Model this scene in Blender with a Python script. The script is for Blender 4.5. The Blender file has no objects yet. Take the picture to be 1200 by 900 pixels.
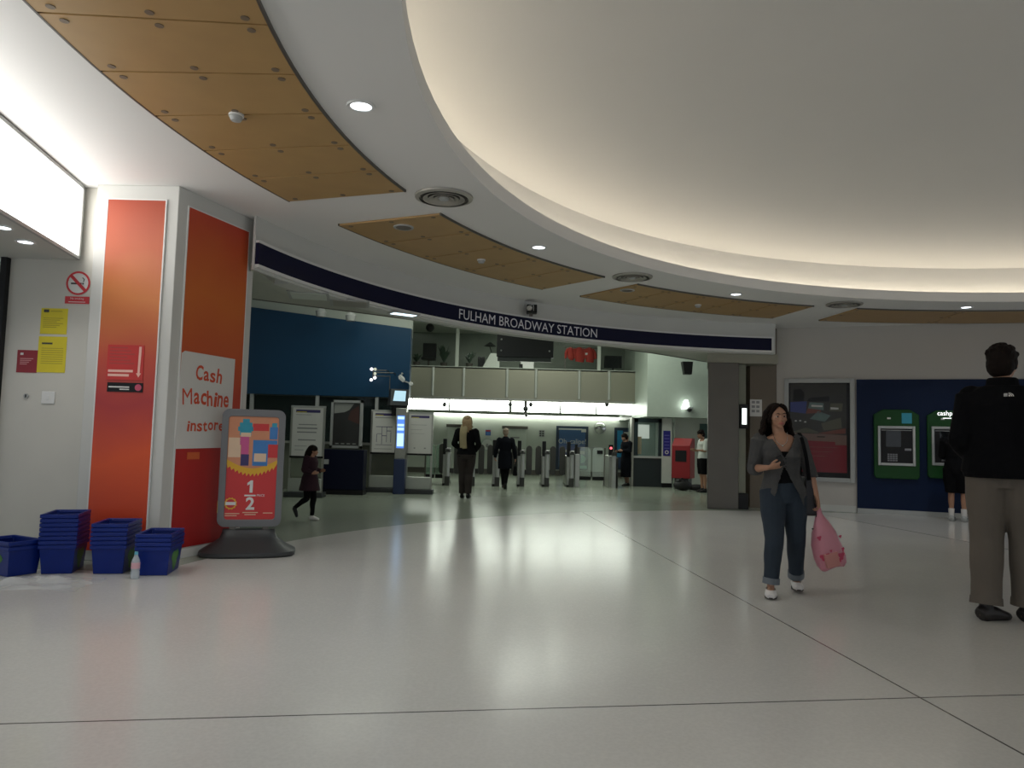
import bpy, bmesh, math, random
from mathutils import Vector, Matrix
random.seed(7)
R = math.radians
S = bpy.context.scene
C = S.collection

# ------------------------------------------------------------------ camera
F = 880.0; HC = 1.25; PITCH = R(4.15); ROLL = R(1.5)
_fw = Vector((0, math.cos(PITCH), math.sin(PITCH)))
_r0 = Vector((1, 0, 0)); _u0 = _r0.cross(_fw)
_r = _r0*math.cos(ROLL) + _u0*math.sin(ROLL)
_u = -_r0*math.sin(ROLL) + _u0*math.cos(ROLL)
cam = bpy.data.cameras.new('camera'); co = bpy.data.objects.new('camera', cam); C.objects.link(co)
cam.sensor_width = 36; cam.lens = F/1200*36; cam.clip_end = 200
m = Matrix((( _r.x, _u.x, -_fw.x, 0), (_r.y, _u.y, -_fw.y, 0), (_r.z, _u.z, -_fw.z, HC), (0, 0, 0, 1)))
co.matrix_world = m
S.camera = co
def ray(x, y): return _fw + _r*((x-600)/F) + _u*((450-y)/F)
def onz(x, y, z):
    d = ray(x, y); t = (z-HC)/d.z; return Vector((0, 0, HC)) + d*t
def flr(x, y): return onz(x, y, 0)
def at(x, y, Y):
    d = ray(x, y); return Vector((0, 0, HC)) + d*(Y/d.y)

# ------------------------------------------------------------------ light
S.view_settings.view_transform = 'Standard'; S.view_settings.look = 'None'
S.view_settings.gamma = 1; S.view_settings.use_curve_mapping = False
S.view_settings.exposure = 0.80
W = bpy.data.worlds.new('world'); S.world = W; W.use_nodes = True
bg = W.node_tree.nodes['Background']; bg.inputs[0].default_value = (0.86, 0.93, 1.0, 1); bg.inputs[1].default_value = 0.36
COVE = 4.1; LIGHTBOX = 2.1; SPOT = 42.0; LENS = 3.0; HALL = 4.0; HALLCOVE = 4.0
for _x, _y, _e in ((-2.5, 14.5, 34), (1.0, 19.0, 42), (-4.0, 20.0, 22), (3.2, 19.5, 25), (0.3, 22.0, 22)):     # unseen overhead lights added to brighten the hall
    _l = bpy.data.lights.new('hall_fill_light', 'AREA'); _l.shape = 'DISK'; _l.size = 2.8; _l.energy = _e; _l.color = (.94, 1, .88)
    _o = bpy.data.objects.new('hall_fill_light', _l); C.objects.link(_o); _o.location = (_x, _y, 4.70)
for _k in range(7, 12):     # the rest of the lobby's downlight ring, behind and beside the viewer
    _a = R(83.2-31*(_k-3)+360); _l = bpy.data.lights.new('lobby_lamp', 'SPOT'); _l.energy = SPOT*.72; _l.color = (.92, .96, 1); _l.spot_size = R(125); _l.spot_blend = .8; _l.shadow_soft_size = .07
    _o = bpy.data.objects.new('lobby_lamp', _l); C.objects.link(_o); _o.location = (6.58+7.75*math.cos(_a), 4.62+7.75*math.sin(_a), 3.58)

# ------------------------------------------------------------------ materials
MATS = {}
def mat(name, col, rough=.5, metal=0, emit=0, emitcol=None, noise=.06, scale=8, alpha=1, trans=0, bump=0, spec=.5, coat=0):
    if name in MATS: return MATS[name]
    mt = bpy.data.materials.new(name); mt.use_nodes = True
    nt = mt.node_tree; b = nt.nodes['Principled BSDF']
    b.inputs['Roughness'].default_value = rough; b.inputs['Metallic'].default_value = metal
    b.inputs['Specular IOR Level'].default_value = spec
    b.inputs['Coat Weight'].default_value = coat
    tc = nt.nodes.new('ShaderNodeTexCoord'); nz = nt.nodes.new('ShaderNodeTexNoise')
    nz.inputs['Scale'].default_value = scale; nz.inputs['Detail'].default_value = 4
    nt.links.new(tc.outputs['Object'], nz.inputs['Vector'])
    mx = nt.nodes.new('ShaderNodeMix'); mx.data_type = 'RGBA'
    lo = tuple(c*(1-noise) for c in col)+(1,); hi = tuple(min(1, c*(1+noise)) for c in col)+(1,)
    mx.inputs[6].default_value = lo; mx.inputs[7].default_value = hi
    nt.links.new(nz.outputs['Fac'], mx.inputs[0]); nt.links.new(mx.outputs[2], b.inputs['Base Color'])
    if bump:
        bp = nt.nodes.new('ShaderNodeBump'); bp.inputs['Strength'].default_value = bump; bp.inputs['Distance'].default_value = .01
        nt.links.new(nz.outputs['Fac'], bp.inputs['Height']); nt.links.new(bp.outputs[0], b.inputs['Normal'])
    if emit:
        b.inputs['Emission Color'].default_value = (emitcol or col)+(1,); b.inputs['Emission Strength'].default_value = emit
    if trans: b.inputs['Transmission Weight'].default_value = trans
    b.inputs['Alpha'].default_value = alpha
    MATS[name] = mt; return mt
def ramp_mat(name, axis, stops, rough=.45, lo=0, hi=1, nscale=1.5, nstr=.15):
    """a printed colour sequence along one object axis"""
    mt = bpy.data.materials.new(name); mt.use_nodes = True; nt = mt.node_tree; b = nt.nodes['Principled BSDF']
    b.inputs['Roughness'].default_value = rough
    tc = nt.nodes.new('ShaderNodeTexCoord'); sp = nt.nodes.new('ShaderNodeSeparateXYZ')
    nt.links.new(tc.outputs['Object'], sp.inputs[0])
    mr = nt.nodes.new('ShaderNodeMapRange'); mr.inputs[1].default_value = lo; mr.inputs[2].default_value = hi
    nz = nt.nodes.new('ShaderNodeTexNoise'); nz.inputs['Scale'].default_value = nscale
    nt.links.new(tc.outputs['Object'], nz.inputs['Vector'])
    ad = nt.nodes.new('ShaderNodeMath'); ad.operation = 'MULTIPLY_ADD'; ad.inputs[1].default_value = nstr; 
    nt.links.new(nz.outputs['Fac'], ad.inputs[0]); nt.links.new(mr.outputs[0], ad.inputs[2])
    sb = nt.nodes.new('ShaderNodeMath'); sb.operation = 'SUBTRACT'; sb.inputs[1].default_value = nstr*.5
    nt.links.new(ad.outputs[0], sb.inputs[0])
    nt.links.new(sp.outputs[axis], mr.inputs[0])
    cr = nt.nodes.new('ShaderNodeValToRGB'); el = cr.color_ramp.elements
    el[0].position = stops[0][0]; el[0].color = stops[0][1]+(1,)
    el[1].position = stops[-1][0]; el[1].color = stops[-1][1]+(1,)
    for p, c in stops[1:-1]:
        e = el.new(p); e.color = c+(1,)
    nt.links.new(sb.outputs[0], cr.inputs[0]); nt.links.new(cr.outputs[0], b.inputs['Base Color'])
    return mt
def floor_mat(name, col, lines, rough, speck=.10):
    mt = bpy.data.materials.new(name); mt.use_nodes = True; nt = mt.node_tree; b = nt.nodes['Principled BSDF']
    b.inputs['Roughness'].default_value = rough
    L = nt.links.new; N = nt.nodes.new
    tc = N('ShaderNodeTexCoord')
    vo = N('ShaderNodeTexVoronoi'); vo.inputs['Scale'].default_value = 55; L(tc.outputs['Object'], vo.inputs['Vector'])
    nz = N('ShaderNodeTexNoise'); nz.inputs['Scale'].default_value = .6; nz.inputs['Detail'].default_value = 5; L(tc.outputs['Object'], nz.inputs['Vector'])
    a = N('ShaderNodeMath'); a.operation = 'MULTIPLY_ADD'; a.inputs[1].default_value = .5; L(vo.outputs['Distance'], a.inputs[0]); L(nz.outputs['Fac'], a.inputs[2])
    mx = N('ShaderNodeMix'); mx.data_type = 'RGBA'
    mx.inputs[6].default_value = tuple(c*(1-speck) for c in col)+(1,); mx.inputs[7].default_value = tuple(c*(1+speck) for c in col)+(1,)
    L(a.outputs[0], mx.inputs[0]); out = mx.outputs[2]
    for (p, q, w) in lines:
        d = (Vector(q)-Vector(p)).normalized(); n = Vector((-d.y, d.x, 0)); k = n.x*p[0]+n.y*p[1]
        dt = N('ShaderNodeVectorMath'); dt.operation = 'DOT_PRODUCT'; dt.inputs[1].default_value = n; L(tc.outputs['Object'], dt.inputs[0])
        s = N('ShaderNodeMath'); s.operation = 'SUBTRACT'; s.inputs[1].default_value = k; L(dt.outputs['Value'], s.inputs[0])
        ab = N('ShaderNodeMath'); ab.operation = 'ABSOLUTE'; L(s.outputs[0], ab.inputs[0])
        lt = N('ShaderNodeMath'); lt.operation = 'LESS_THAN'; lt.inputs[1].default_value = w; L(ab.outputs[0], lt.inputs[0])
        m2 = N('ShaderNodeMix'); m2.data_type = 'RGBA'; m2.inputs[7].default_value = (.10, .095, .085, 1)
        L(lt.outputs[0], m2.inputs[0]); L(out, m2.inputs[6]); out = m2.outputs[2]
    L(out, b.inputs['Base Color'])
    return mt

white = mat('white_paint', (.74, .74, .72), .55, noise=.02, scale=2)
ceilw = mat('ceiling_white', (.80, .79, .77), .75, noise=.02, scale=1)
domew = mat('dome_plaster', (.80, .78, .75), .8, noise=.02, scale=1)
wallw = mat('wall_white', (.60, .60, .57), .6, noise=.04, scale=1.5)
walldim = mat('wall_white_dimmed', (.50, .475, .44), .6, noise=.04, scale=1.5)  # white wall darkened in its colour to imitate the dim right side
wallbeige = mat('wall_beige', (.62, .60, .54), .35, noise=.04, scale=3)
hallw = mat('hall_white', (.56, .60, .53), .45, noise=.05, scale=1)
steel = mat('brushed_steel', (.42, .42, .38), .38, .85, noise=.12, scale=14)
darksteel = mat('dark_steel', (.13, .12, .105), .42, .6, noise=.12, scale=3)
chrome = mat('chrome', (.75, .75, .74), .18, 1, noise=.02)
silver = mat('silver_paint', (.45, .46, .45), .4, .5)
grey = mat('grey_plastic', (.17, .175, .185), .5)
lgrey = mat('light_grey', (.42, .43, .42), .5)
dgrey = mat('charcoal_plastic', (.035, .038, .04), .42, bump=.1, scale=60)
black = mat('black_plastic', (.008, .008, .009), .45, spec=.3)
blackg = mat('black_glass', (.010, .012, .014), .08)
navy = mat('navy_enamel', (.004, .005, .030), .45, spec=.2)
navyd = mat('navy_panel', (.004, .006, .022), .45, spec=.2)
signwhite = mat('sign_white', (.75, .75, .8), .5)
bluew = mat('blue_wall', (.006, .050, .115), .42, spec=.3, noise=.15, scale=1)
atmblue = mat('bank_blue', (.003, .013, .048), .5, spec=.2)
wood = mat('birch_ply', (.44, .275, .11), .45, noise=.13, scale=3)
brass = mat('bolt_metal', (.22, .17, .12), .5, .4)
brown = mat('brown_stone', (.15, .12, .085), .5)
red = mat('red_print', (.55, .035, .03), .45)
dred = mat('dark_red_print', (.28, .02, .03), .45)
yellow = mat('yellow_paper', (.72, .60, .03), .6)
paper = mat('white_paper', (.68, .67, .64), .6, noise=.02)
ink = mat('dark_ink', (.05, .05, .05), .6)
purple = mat('purple_print', (.05, .04, .15), .5)
greyink = mat('grey_ink', (.28, .28, .28), .6)
skin = mat('skin', (.40, .21, .13), .5, noise=.05, scale=20)
skind = mat('skin_dark', (.34, .19, .13), .55, noise=.05)
glass = mat('clear_glass', (.75, .85, .80), .05, alpha=.22, noise=0)
gglass = mat('green_glass', (.35, .55, .42), .05, alpha=.35, noise=0)

# ------------------------------------------------------------------ geometry helpers
class G:
    def __init__(s): s.v = []; s.f = []; s.m = []
    def add(s, v, f, mi=0):
        o = len(s.v); s.v += [tuple(p) for p in v]
        for q in f: s.f.append(tuple(i+o for i in q)); s.m.append(mi)
        return s
    def box(s, x0, x1, y0, y1, z0, z1, mi=0):
        v = [(x, y, z) for z in (z0, z1) for y in (y0, y1) for x in (x0, x1)]
        return s.add(v, [(0, 2, 3, 1), (4, 5, 7, 6), (0, 1, 5, 4), (2, 6, 7, 3), (0, 4, 6, 2), (1, 3, 7, 5)], mi)
    def frustum(s, b, t, z0, z1, mi=0):      # b, t = (x0,x1,y0,y1)
        v = [(b[0], b[2], z0), (b[1], b[2], z0), (b[0], b[3], z0), (b[1], b[3], z0), (t[0], t[2], z1), (t[1], t[2], z1), (t[0], t[3], z1), (t[1], t[3], z1)]
        return s.add(v, [(0, 2, 3, 1), (4, 5, 7, 6), (0, 1, 5, 4), (2, 6, 7, 3), (0, 4, 6, 2), (1, 3, 7, 5)], mi)
    def prism_xz(s, pts, y0, y1, mi=0):
        n = len(pts); v = [(x, y0, z) for x, z in pts]+[(x, y1, z) for x, z in pts]
        return s.add(v, [tuple(range(n)), tuple(range(2*n-1, n-1, -1))]+[(i, (i+1) % n, (i+1) % n+n, i+n) for i in range(n)], mi)
    def prism_xy(s, pts, z0, z1, mi=0):
        n = len(pts); v = [(x, y, z0) for x, y in pts]+[(x, y, z1) for x, y in pts]
        return s.add(v, [tuple(range(n-1, -1, -1)), tuple(range(n, 2*n))]+[(i, (i+1) % n, (i+1) % n+n, i+n) for i in range(n)], mi)
    def prism_yz(s, pts, x0, x1, mi=0):
        n = len(pts); v = [(x0, y, z) for y, z in pts]+[(x1, y, z) for y, z in pts]
        return s.add(v, [tuple(range(n)), tuple(range(2*n-1, n-1, -1))]+[(i, (i+1) % n, (i+1) % n+n, i+n) for i in range(n)], mi)
    def flat(s, pts, y, mi=0):               # a printed patch in the xz plane
        return s.add([(x, y, z) for x, z in pts], [tuple(range(len(pts)))], mi)
    def rect(s, x0, x1, z0, z1, y, mi=0): return s.flat([(x0, z0), (x1, z0), (x1, z1), (x0, z1)], y, mi)
    def lathe(s, prof, c=(0, 0, 0), n=24, mi=0, axis='z', a0=0, a1=360):
        full = abs(a1-a0) >= 360; k = n if full else n+1; v = []; f = []
        for i in range(k):
            a = R(a0+(a1-a0)*i/n); ca, sa = math.cos(a), math.sin(a)
            for r, z in prof:
                p = (r*ca, r*sa, z)
                if axis == 'y': p = (r*ca, -z, r*sa)
                if axis == 'x': p = (z, r*ca, r*sa)
                v.append((p[0]+c[0], p[1]+c[1], p[2]+c[2]))
        q = len(prof)
        for i in range(n):
            j = (i+1) % k
            for a in range(q-1): f.append((i*q+a, j*q+a, j*q+a+1, i*q+a+1))
        return s.add(v, f, mi)
    def cyl(s, c, r, z0, z1, n=20, mi=0, axis='z', r1=None):
        return s.lathe([(0, z0), (r, z0), (r1 if r1 is not None else r, z1), (0, z1)], c, n, mi, axis)
    def tube(s, pts, rad, n=8, mi=0, sub=0, ref=None):
        pts = [Vector(p) for p in pts]
        rad = [(r, r) if not isinstance(r, (tuple, list)) else r for r in (rad if isinstance(rad, (list, tuple)) and not (len(rad) == 2 and len(pts) != 2) else [rad]*len(pts))]
        if sub:
            P = []; Q = []
            for i in range(len(pts)-1):
                p0 = pts[max(i-1, 0)]; p1 = pts[i]; p2 = pts[i+1]; p3 = pts[min(i+2, len(pts)-1)]
                for k in range(sub):
                    t = k/sub; P.append(.5*((2*p1)+(p2-p0)*t+(2*p0-5*p1+4*p2-p3)*t*t+(3*p1-p0-3*p2+p3)*t**3))
                    sm = t*t*(3-2*t); Q.append((rad[i][0]*(1-sm)+rad[i+1][0]*sm, rad[i][1]*(1-sm)+rad[i+1][1]*sm))
            pts = P+[pts[-1]]; rad = Q+[rad[-1]]
        v = []; f = []; N = len(pts)
        x = Vector(ref) if ref else None
        for i, p in enumerate(pts):
            t = (pts[min(i+1, N-1)]-pts[max(i-1, 0)])
            t = t.normalized() if t.length > 1e-9 else Vector((0, 0, 1))
            if x is None: x = Vector((1, 0, 0)) if abs(t.x) < .9 else Vector((0, 1, 0))
            xx = (x-t*x.dot(t))
            xx = xx.normalized() if xx.length > 1e-6 else t.orthogonal().normalized()
            if ref is None: x = xx
            yy = t.cross(xx)
            for k in range(n):
                a = 2*math.pi*k/n; v.append(p+xx*math.cos(a)*rad[i][0]+yy*math.sin(a)*rad[i][1])
        for i in range(N-1):
            for k in range(n): f.append((i*n+k, i*n+(k+1) % n, (i+1)*n+(k+1) % n, (i+1)*n+k))
        f.append(tuple(range(n-1, -1, -1))); f.append(tuple(range((N-1)*n, N*n)))
        return s.add(v, f, mi)
    def ball(s, c, r, n=14, mi=0, rot=None):
        if not isinstance(r, (tuple, list)): r = (r, r, r)
        v = []; f = []; h = n//2+1; c = Vector(c)
        for i in range(1, h):
            ph = math.pi*i/h
            for k in range(n):
                a = 2*math.pi*k/n; p = Vector((r[0]*math.sin(ph)*math.cos(a), r[1]*math.sin(ph)*math.sin(a), r[2]*math.cos(ph)))
                v.append(c+(rot @ p if rot else p))
        top = Vector((0, 0, r[2])); v.append(c+(rot @ top if rot else top)); v.append(c-(rot @ top if rot else top)); T = len(v)-2
        for i in range(h-2):
            for k in range(n): f.append((i*n+k, (i+1)*n+k, (i+1)*n+(k+1) % n, i*n+(k+1) % n))
        for k in range(n): f.append((T, k, (k+1) % n)); f.append((T+1, (h-2)*n+(k+1) % n, (h-2)*n+k))
        return s.add(v, f, mi)
    def arc(s, c, r0, r1, z0, z1, a0, a1, n=48, mi=0):     # curved slab
        v = []; f = []
        for i in range(n+1):
            a = R(a0+(a1-a0)*i/n); ca, sa = math.cos(a), math.sin(a)
            for r, z in ((r0, z0), (r1, z0), (r1, z1), (r0, z1)): v.append((c[0]+r*ca, c[1]+r*sa, z))
        for i in range(n):
            for k in range(4): f.append((i*4+k, i*4+(k+1) % 4, (i+1)*4+(k+1) % 4, (i+1)*4+k))
        f += [(0, 3, 2, 1), (n*4, n*4+1, n*4+2, n*4+3)]
        return s.add(v, f, mi)
    def text(s, t, x, z, h, y, mi=0, align='c', bold=0, sx=1, jit=0):
        v, f, w, cap = text_geo(t, bold); k = h/cap; ox = x-(w*k*sx/2 if align == 'c' else 0)
        return s.add([(ox+p[0]*k*sx, y, z+p[1]*k) for p in v], f, mi)
    def build(s, name, mats, parent=None, bevel=0, smooth=True, ang=38):
        me = bpy.data.meshes.new(name); me.from_pydata(s.v, [], s.f)
        bm = bmesh.new(); bm.from_mesh(me); bmesh.ops.recalc_face_normals(bm, faces=bm.faces); bm.to_mesh(me); bm.free()
        if not isinstance(mats, (list, tuple)): mats = [mats]
        for x in mats: me.materials.append(x)
        for p, i in zip(me.polygons, s.m): p.material_index = min(i, len(mats)-1)
        if smooth: me.shade_smooth(); me.set_sharp_from_angle(angle=R(ang))
        o = bpy.data.objects.new(name, me); C.objects.link(o)
        if parent: o.parent = parent
        if bevel:
            b = o.modifiers.new('bevel', 'BEVEL'); b.width = bevel; b.segments = 2; b.limit_method = 'ANGLE'
        return o
_tc = {}
def text_geo(t, bold=0):
    key = (t, bold)
    if key in _tc: return _tc[key]
    cu = bpy.data.curves.new('t', 'FONT'); cu.body = t; cu.size = 1; cu.offset = bold; cu.resolution_u = 3
    o = bpy.data.objects.new('t', cu); C.objects.link(o); bpy.context.view_layer.update()
    me = o.evaluated_get(bpy.context.evaluated_depsgraph_get()).to_mesh()
    v = [(p.co.x, p.co.y) for p in me.vertices]; f = [tuple(p.vertices) for p in me.polygons]
    bpy.data.objects.remove(o); bpy.data.curves.remove(cu)
    x0 = min(p[0] for p in v); x1 = max(p[0] for p in v)
    v = [(a-x0, b) for a, b in v]
    _tc[key] = (v, f, x1-x0, .70); return _tc[key]
def tag(o, label, cat, group=None):
    o['label'] = label; o['category'] = cat
    if group: o['group'] = group
    return o
def thing(name, label, cat, loc=(0, 0, 0), rz=0, group=None):
    o = bpy.data.objects.new(name, None); C.objects.link(o); o.empty_display_size = .1
    o.location = loc; o.rotation_euler = (0, 0, rz); return tag(o, label, cat, group)
def struct(o): o['kind'] = 'structure'; return o
def dup(root, loc, rz=None, label=None):
    r = root.copy(); C.objects.link(r); r.location = loc
    if rz is not None: r.rotation_euler = (0, 0, rz)
    if label: r['label'] = label
    for ch in list(root.children):
        c = ch.copy(); C.objects.link(c); c.parent = r
        for g in ch.children:
            d = g.copy(); C.objects.link(d); d.parent = c
    return r
def lamp(name, kind, loc, energy, col, parent=None, size=.06, rot=(0, 0, 0), angle=100, blend=.8):
    l = bpy.data.lights.new(name, kind); l.energy = energy; l.color = col
    if kind == 'SPOT': l.spot_size = R(angle); l.spot_blend = blend; l.shadow_soft_size = size
    if kind == 'POINT': l.shadow_soft_size = size
    o = bpy.data.objects.new(name, l); C.objects.link(o); o.location = loc; o.rotation_euler = rot
    if parent: o.parent = parent
    return o
def ip(n, a, b): return a+(b-a)*n

# ------------------------------------------------------------------ setting: floor
CZ = 3.62                                   # lobby ceiling height
RC = (6.58, 4.62)                           # centre of the round ceiling
SC = (5.277, 6.145); SR = 8.345                # centre / radius of the station sign
FC = (5.86, 5.43); FR = 9.03                # edge of the lobby floor
arcp = [(FC[0]+FR*math.cos(R(a)), FC[1]+FR*math.sin(R(a)), 0) for a in [90+i*(82/40) for i in range(41)]]
jl = [((-2.11, 3.25, 0), (2.69, 3.98, 0), .006), ((1.77, 7.67, 0), (2.16, 3.2, 0), .006), ((5.79, 13.83, 0), (6.32, 10.33, 0), .011)]
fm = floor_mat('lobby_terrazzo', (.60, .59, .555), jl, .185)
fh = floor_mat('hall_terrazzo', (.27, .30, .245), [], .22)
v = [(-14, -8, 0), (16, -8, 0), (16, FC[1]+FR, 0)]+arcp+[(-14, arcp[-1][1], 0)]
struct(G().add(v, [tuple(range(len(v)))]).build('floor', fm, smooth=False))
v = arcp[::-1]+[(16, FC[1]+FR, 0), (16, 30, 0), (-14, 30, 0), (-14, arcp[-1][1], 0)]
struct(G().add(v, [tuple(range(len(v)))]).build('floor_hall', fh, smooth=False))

# ceiling ring with its round opening
g = G(); n = 180; v = []; f = []
for i in range(n+1):
    a = R(360*i/n); d = Vector((math.cos(a), math.sin(a)))
    ro = 13.5
    if 89 <= math.degrees(a) <= 159.5:
        p = Vector(RC)-Vector(SC); b = p.dot(d); c = p.dot(p)-(SR+.12)**2; ro = -b+math.sqrt(b*b-c)
        if math.degrees(a) < 97: ro = 13.5
    for r in (7.27, ro): v.append((RC[0]+d.x*r, RC[1]+d.y*r, CZ))
for i in range(n): f.append((2*i, 2*i+1, 2*i+3, 2*i+2))
struct(g.add(v, f).build('ceiling', ceilw))
prof = [(7.27, CZ), (7.27, CZ+.15), (7.36, CZ+.15), (7.36, CZ+.06), (7.72, CZ+.06), (7.72, 4.26), (7.4, 4.40), (6.9, 4.54), (6.0, 4.74), (4.6, 4.97), (3.0, 5.1), (1.5, 5.16), (0, 5.17)]
struct(G().lathe(prof, (RC[0], RC[1], 0), 160).build('ceiling_dome', domew, ang=50))
cove = mat('cove_tube', (1, .92, .74), .5, emit=COVE, emitcol=(1, .92, .76), noise=0)
rings = [(.022*math.cos(R(k*45))+7.56, .022*math.sin(R(k*45))+CZ+.10) for k in range(9)]
tag(G().lathe(rings, (RC[0], RC[1], 0), 160).build('cove_light', cove), 'hidden warm tube light running round the edge of the white ceiling dome', 'light')

# plywood insets
def inset(a0, a1, npan, label):
    mid = R((a0+a1)/2)
    t = thing('wood_ceiling_panel', label, 'ceiling panel', (RC[0]+8.7*math.cos(mid), RC[1]+8.7*math.sin(mid), CZ), group='plywood ceiling insets')
    c = (RC[0]-t.location.x, RC[1]-t.location.y)
    step = (a1-a0)/npan
    for k in range(npan):
        G().arc(c, 8.06, 9.35, -.022, -.002, a0+step*k+.06, a0+step*(k+1)-.06, 10).build('plywood_sheet', wood, t)
    for k in range(npan+1):
        for r in (8.17, 8.7, 9.24):
            for sg in ((-1, 1) if 0 < k < npan else ((1,) if k == 0 else (-1,))):
                a = R(a0+step*k+sg*.45)
                G().cyl((c[0]+r*math.cos(a), c[1]+r*math.sin(a), 0), .026, -.026, -.02, 10).build('bolt', brass, t)
    g = G().arc(c, 9.35, 9.365, -.024, 0, a0, a1, 16).arc(c, 8.045, 8.06, -.024, 0, a0, a1, 16)
    g.build('edge_trim', darksteel, t)
inset(162, 187.3, 6, 'largest plywood ceiling panel at upper left with bolted joints and smoke detector')
inset(131, 156.6, 5, 'curved plywood ceiling panel above the left part of the station sign')
inset(100.9, 126, 5, 'curved plywood ceiling panel above the right end of the station sign')
inset(70, 95.3, 2, 'curved plywood ceiling panel at far right above the white wall')

lensm = mat('lamp_lens', (.9, .95, 1), .4, emit=LENS, emitcol=(.86, .93, 1), noise=0)
def polar(r, a): return (RC[0]+r*math.cos(R(a)), RC[1]+r*math.sin(R(a)))
for a, lb in ((175.2, 'bright round downlight beside the largest plywood panel'), (144.3, 'round downlight between the plywood panel and the dome, above the left of the sign'),
              (113.4, 'round downlight above the right end of the station sign'), (83.2, 'round downlight at far right above the white wall')):
    p = polar(7.75, a); t = thing('downlight', lb, 'light', (p[0], p[1], CZ), group='recessed downlights')
    G().lathe([(.075, -.002), (.105, -.002), (.10, -.014), (.078, -.012)], n=28).build('trim_ring', white, t)
    G().lathe([(0, -.004), (.077, -.004), (.077, -.001)], n=28).build('lens', lensm, t)
    lamp('lamp', 'SPOT', (0, 0, -.03), SPOT, (.92, .96, 1), t, .07, angle=125)
ventm = mat('vent_metal', (.40, .38, .34), .45, .4)
ventd = mat('vent_dark_metal', (.06, .055, .05), .6)  # darker metal of the vent back plates
for a, lb in ((160, 'round louvred ceiling vent beside the largest plywood panel'), (129, 'round louvred ceiling vent above the middle of the station sign'), (98.2, 'round louvred ceiling vent at right above the poster wall')):
    p = polar(7.77, a); t = thing('ceiling_vent', lb, 'vent', (p[0], p[1], CZ), group='round ceiling vents')
    G().lathe([(0, -.003), (.255, -.003), (.255, -.001)], n=36).build('back_plate', ventd, t)
    G().lathe([(.235, -.004), (.29, -.004), (.285, -.02), (.245, -.03)], n=36).build('outer_ring', ventm, t)
    for r in (.19, .135, .085):
        G().lathe([(r-.03, -.012), (r+.012, -.034), (r+.018, -.03), (r-.02, -.008)], n=36).build('louvre_ring', ventm, t)
    G().lathe([(0, -.04), (.045, -.036), (.055, -.02), (0, -.02)], n=24).build('centre_boss', lgrey, t)
for q, lb in (((277, 134), 'white smoke detector on the largest plywood panel'), ((564, 304), 'small white detector on the plywood panel left of centre'), ((818, 357), 'small white detector on the plywood panel above the right end of the sign')):
    p = onz(q[0], q[1], CZ-.02); t = thing('smoke_detector', lb, 'smoke detector', p, group='smoke detectors on the plywood')
    G().lathe([(0, .0), (.055, 0), (.055, -.018), (.0, -.018)], n=24).build('base', white, t)
    G().lathe([(.046, -.018), (.046, -.03), (.036, -.05), (.0, -.054)], n=24).build('sensor_head', lgrey, t)
for q, lb in (((473, 266), 'flush round grey speaker in the plywood panel left of centre'), ((735, 340), 'flush round grey speaker in the plywood panel right of the sign lettering')):
    p = onz(q[0], q[1], CZ-.022); t = thing('ceiling_speaker', lb, 'speaker', p, group='flush ceiling speakers')
    G().lathe([(.085, 0), (.115, -.0), (.112, -.012), (.088, -.012)], n=28).build('rim', lgrey, t)
    G().lathe([(0, -.006), (.088, -.006), (.088, 0)], n=28).build('grille', mat('speaker_mesh', (.20, .18, .15), .7, noise=.4, scale=150), t)

# bulkhead and station sign
def sign_ang(x, y):                          # angle on the sign where a sight line meets it
    d = ray(x, y); p = Vector((-SC[0], -SC[1])); dd = Vector((d.x, d.y)); a = dd.dot(dd); b = p.dot(dd); cc = p.dot(p)-SR*SR
    t = (-b+math.sqrt(b*b-a*cc))/a; return math.degrees(math.atan2(d.y*t-SC[1], d.x*t-SC[0]))
struct(G().arc(SC, SR+.02, SR+.28, 3.02, 4.85, sign_ang(909, 400), sign_ang(345, 310), 90).arc(SC, SR+.02, SR+.05, 3.02, 4.85, sign_ang(345, 310), sign_ang(300.5, 295), 12).build('wall_bulkhead', wallw))
st = thing('station_sign', 'long curved navy station sign with white lettering over the wide opening', 'sign', (SC[0]+SR*math.cos(R(130)), SC[1]+SR*math.sin(R(130)), 3.07))
c = (SC[0]-st.location.x, SC[1]-st.location.y)
SB, ST_ = 3.08, 3.32
AE = sign_ang(906, 400); AS = sign_ang(301, 295)
G().arc(c, SR-.02, SR+.018, SB-3.07, ST_-3.07, AE+.2, AS, 90).build('panel', navy, st)
G().arc(c, SR-.03, SR+.019, SB-3.105, SB-3.07, AE, AS, 90).arc(c, SR-.03, SR+.019, ST_-3.07, ST_-3.042, AE, AS, 90).arc(c, SR-.03, SR+.019, SB-3.105, ST_-3.042, AE, AE+.25, 2).build('edge_trim', white, st)
aL = sign_ang(537, 365); aR = sign_ang(699, 386)
CAPH = .158; rr = SR-.024
panel_o = st.children[0]
def words(txt, bold):
    out = []; tot = text_geo(txt, bold)[2]; cur = ''
    for wd_ in txt.split(' '):
        cur += wd_; ww = text_geo(cur, bold)[2]; v, f, w0, cap = text_geo(wd_, bold); out.append((wd_, v, f, ww-w0, tot, cap)); cur += ' '
    return out
for wd_, v, f, off, tot, cap in words('FULHAM BROADWAY STATION', 0):
    vv = []
    for x, z in v:
        a = R(aL+(aR-aL)*(x+off)/tot); vv.append((c[0]+rr*math.cos(a), c[1]+rr*math.sin(a), (SB+ST_)/2-3.07-CAPH/2+z/cap*CAPH))
    G().add(vv, f).build('lettering', signwhite, panel_o, smooth=False)
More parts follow.
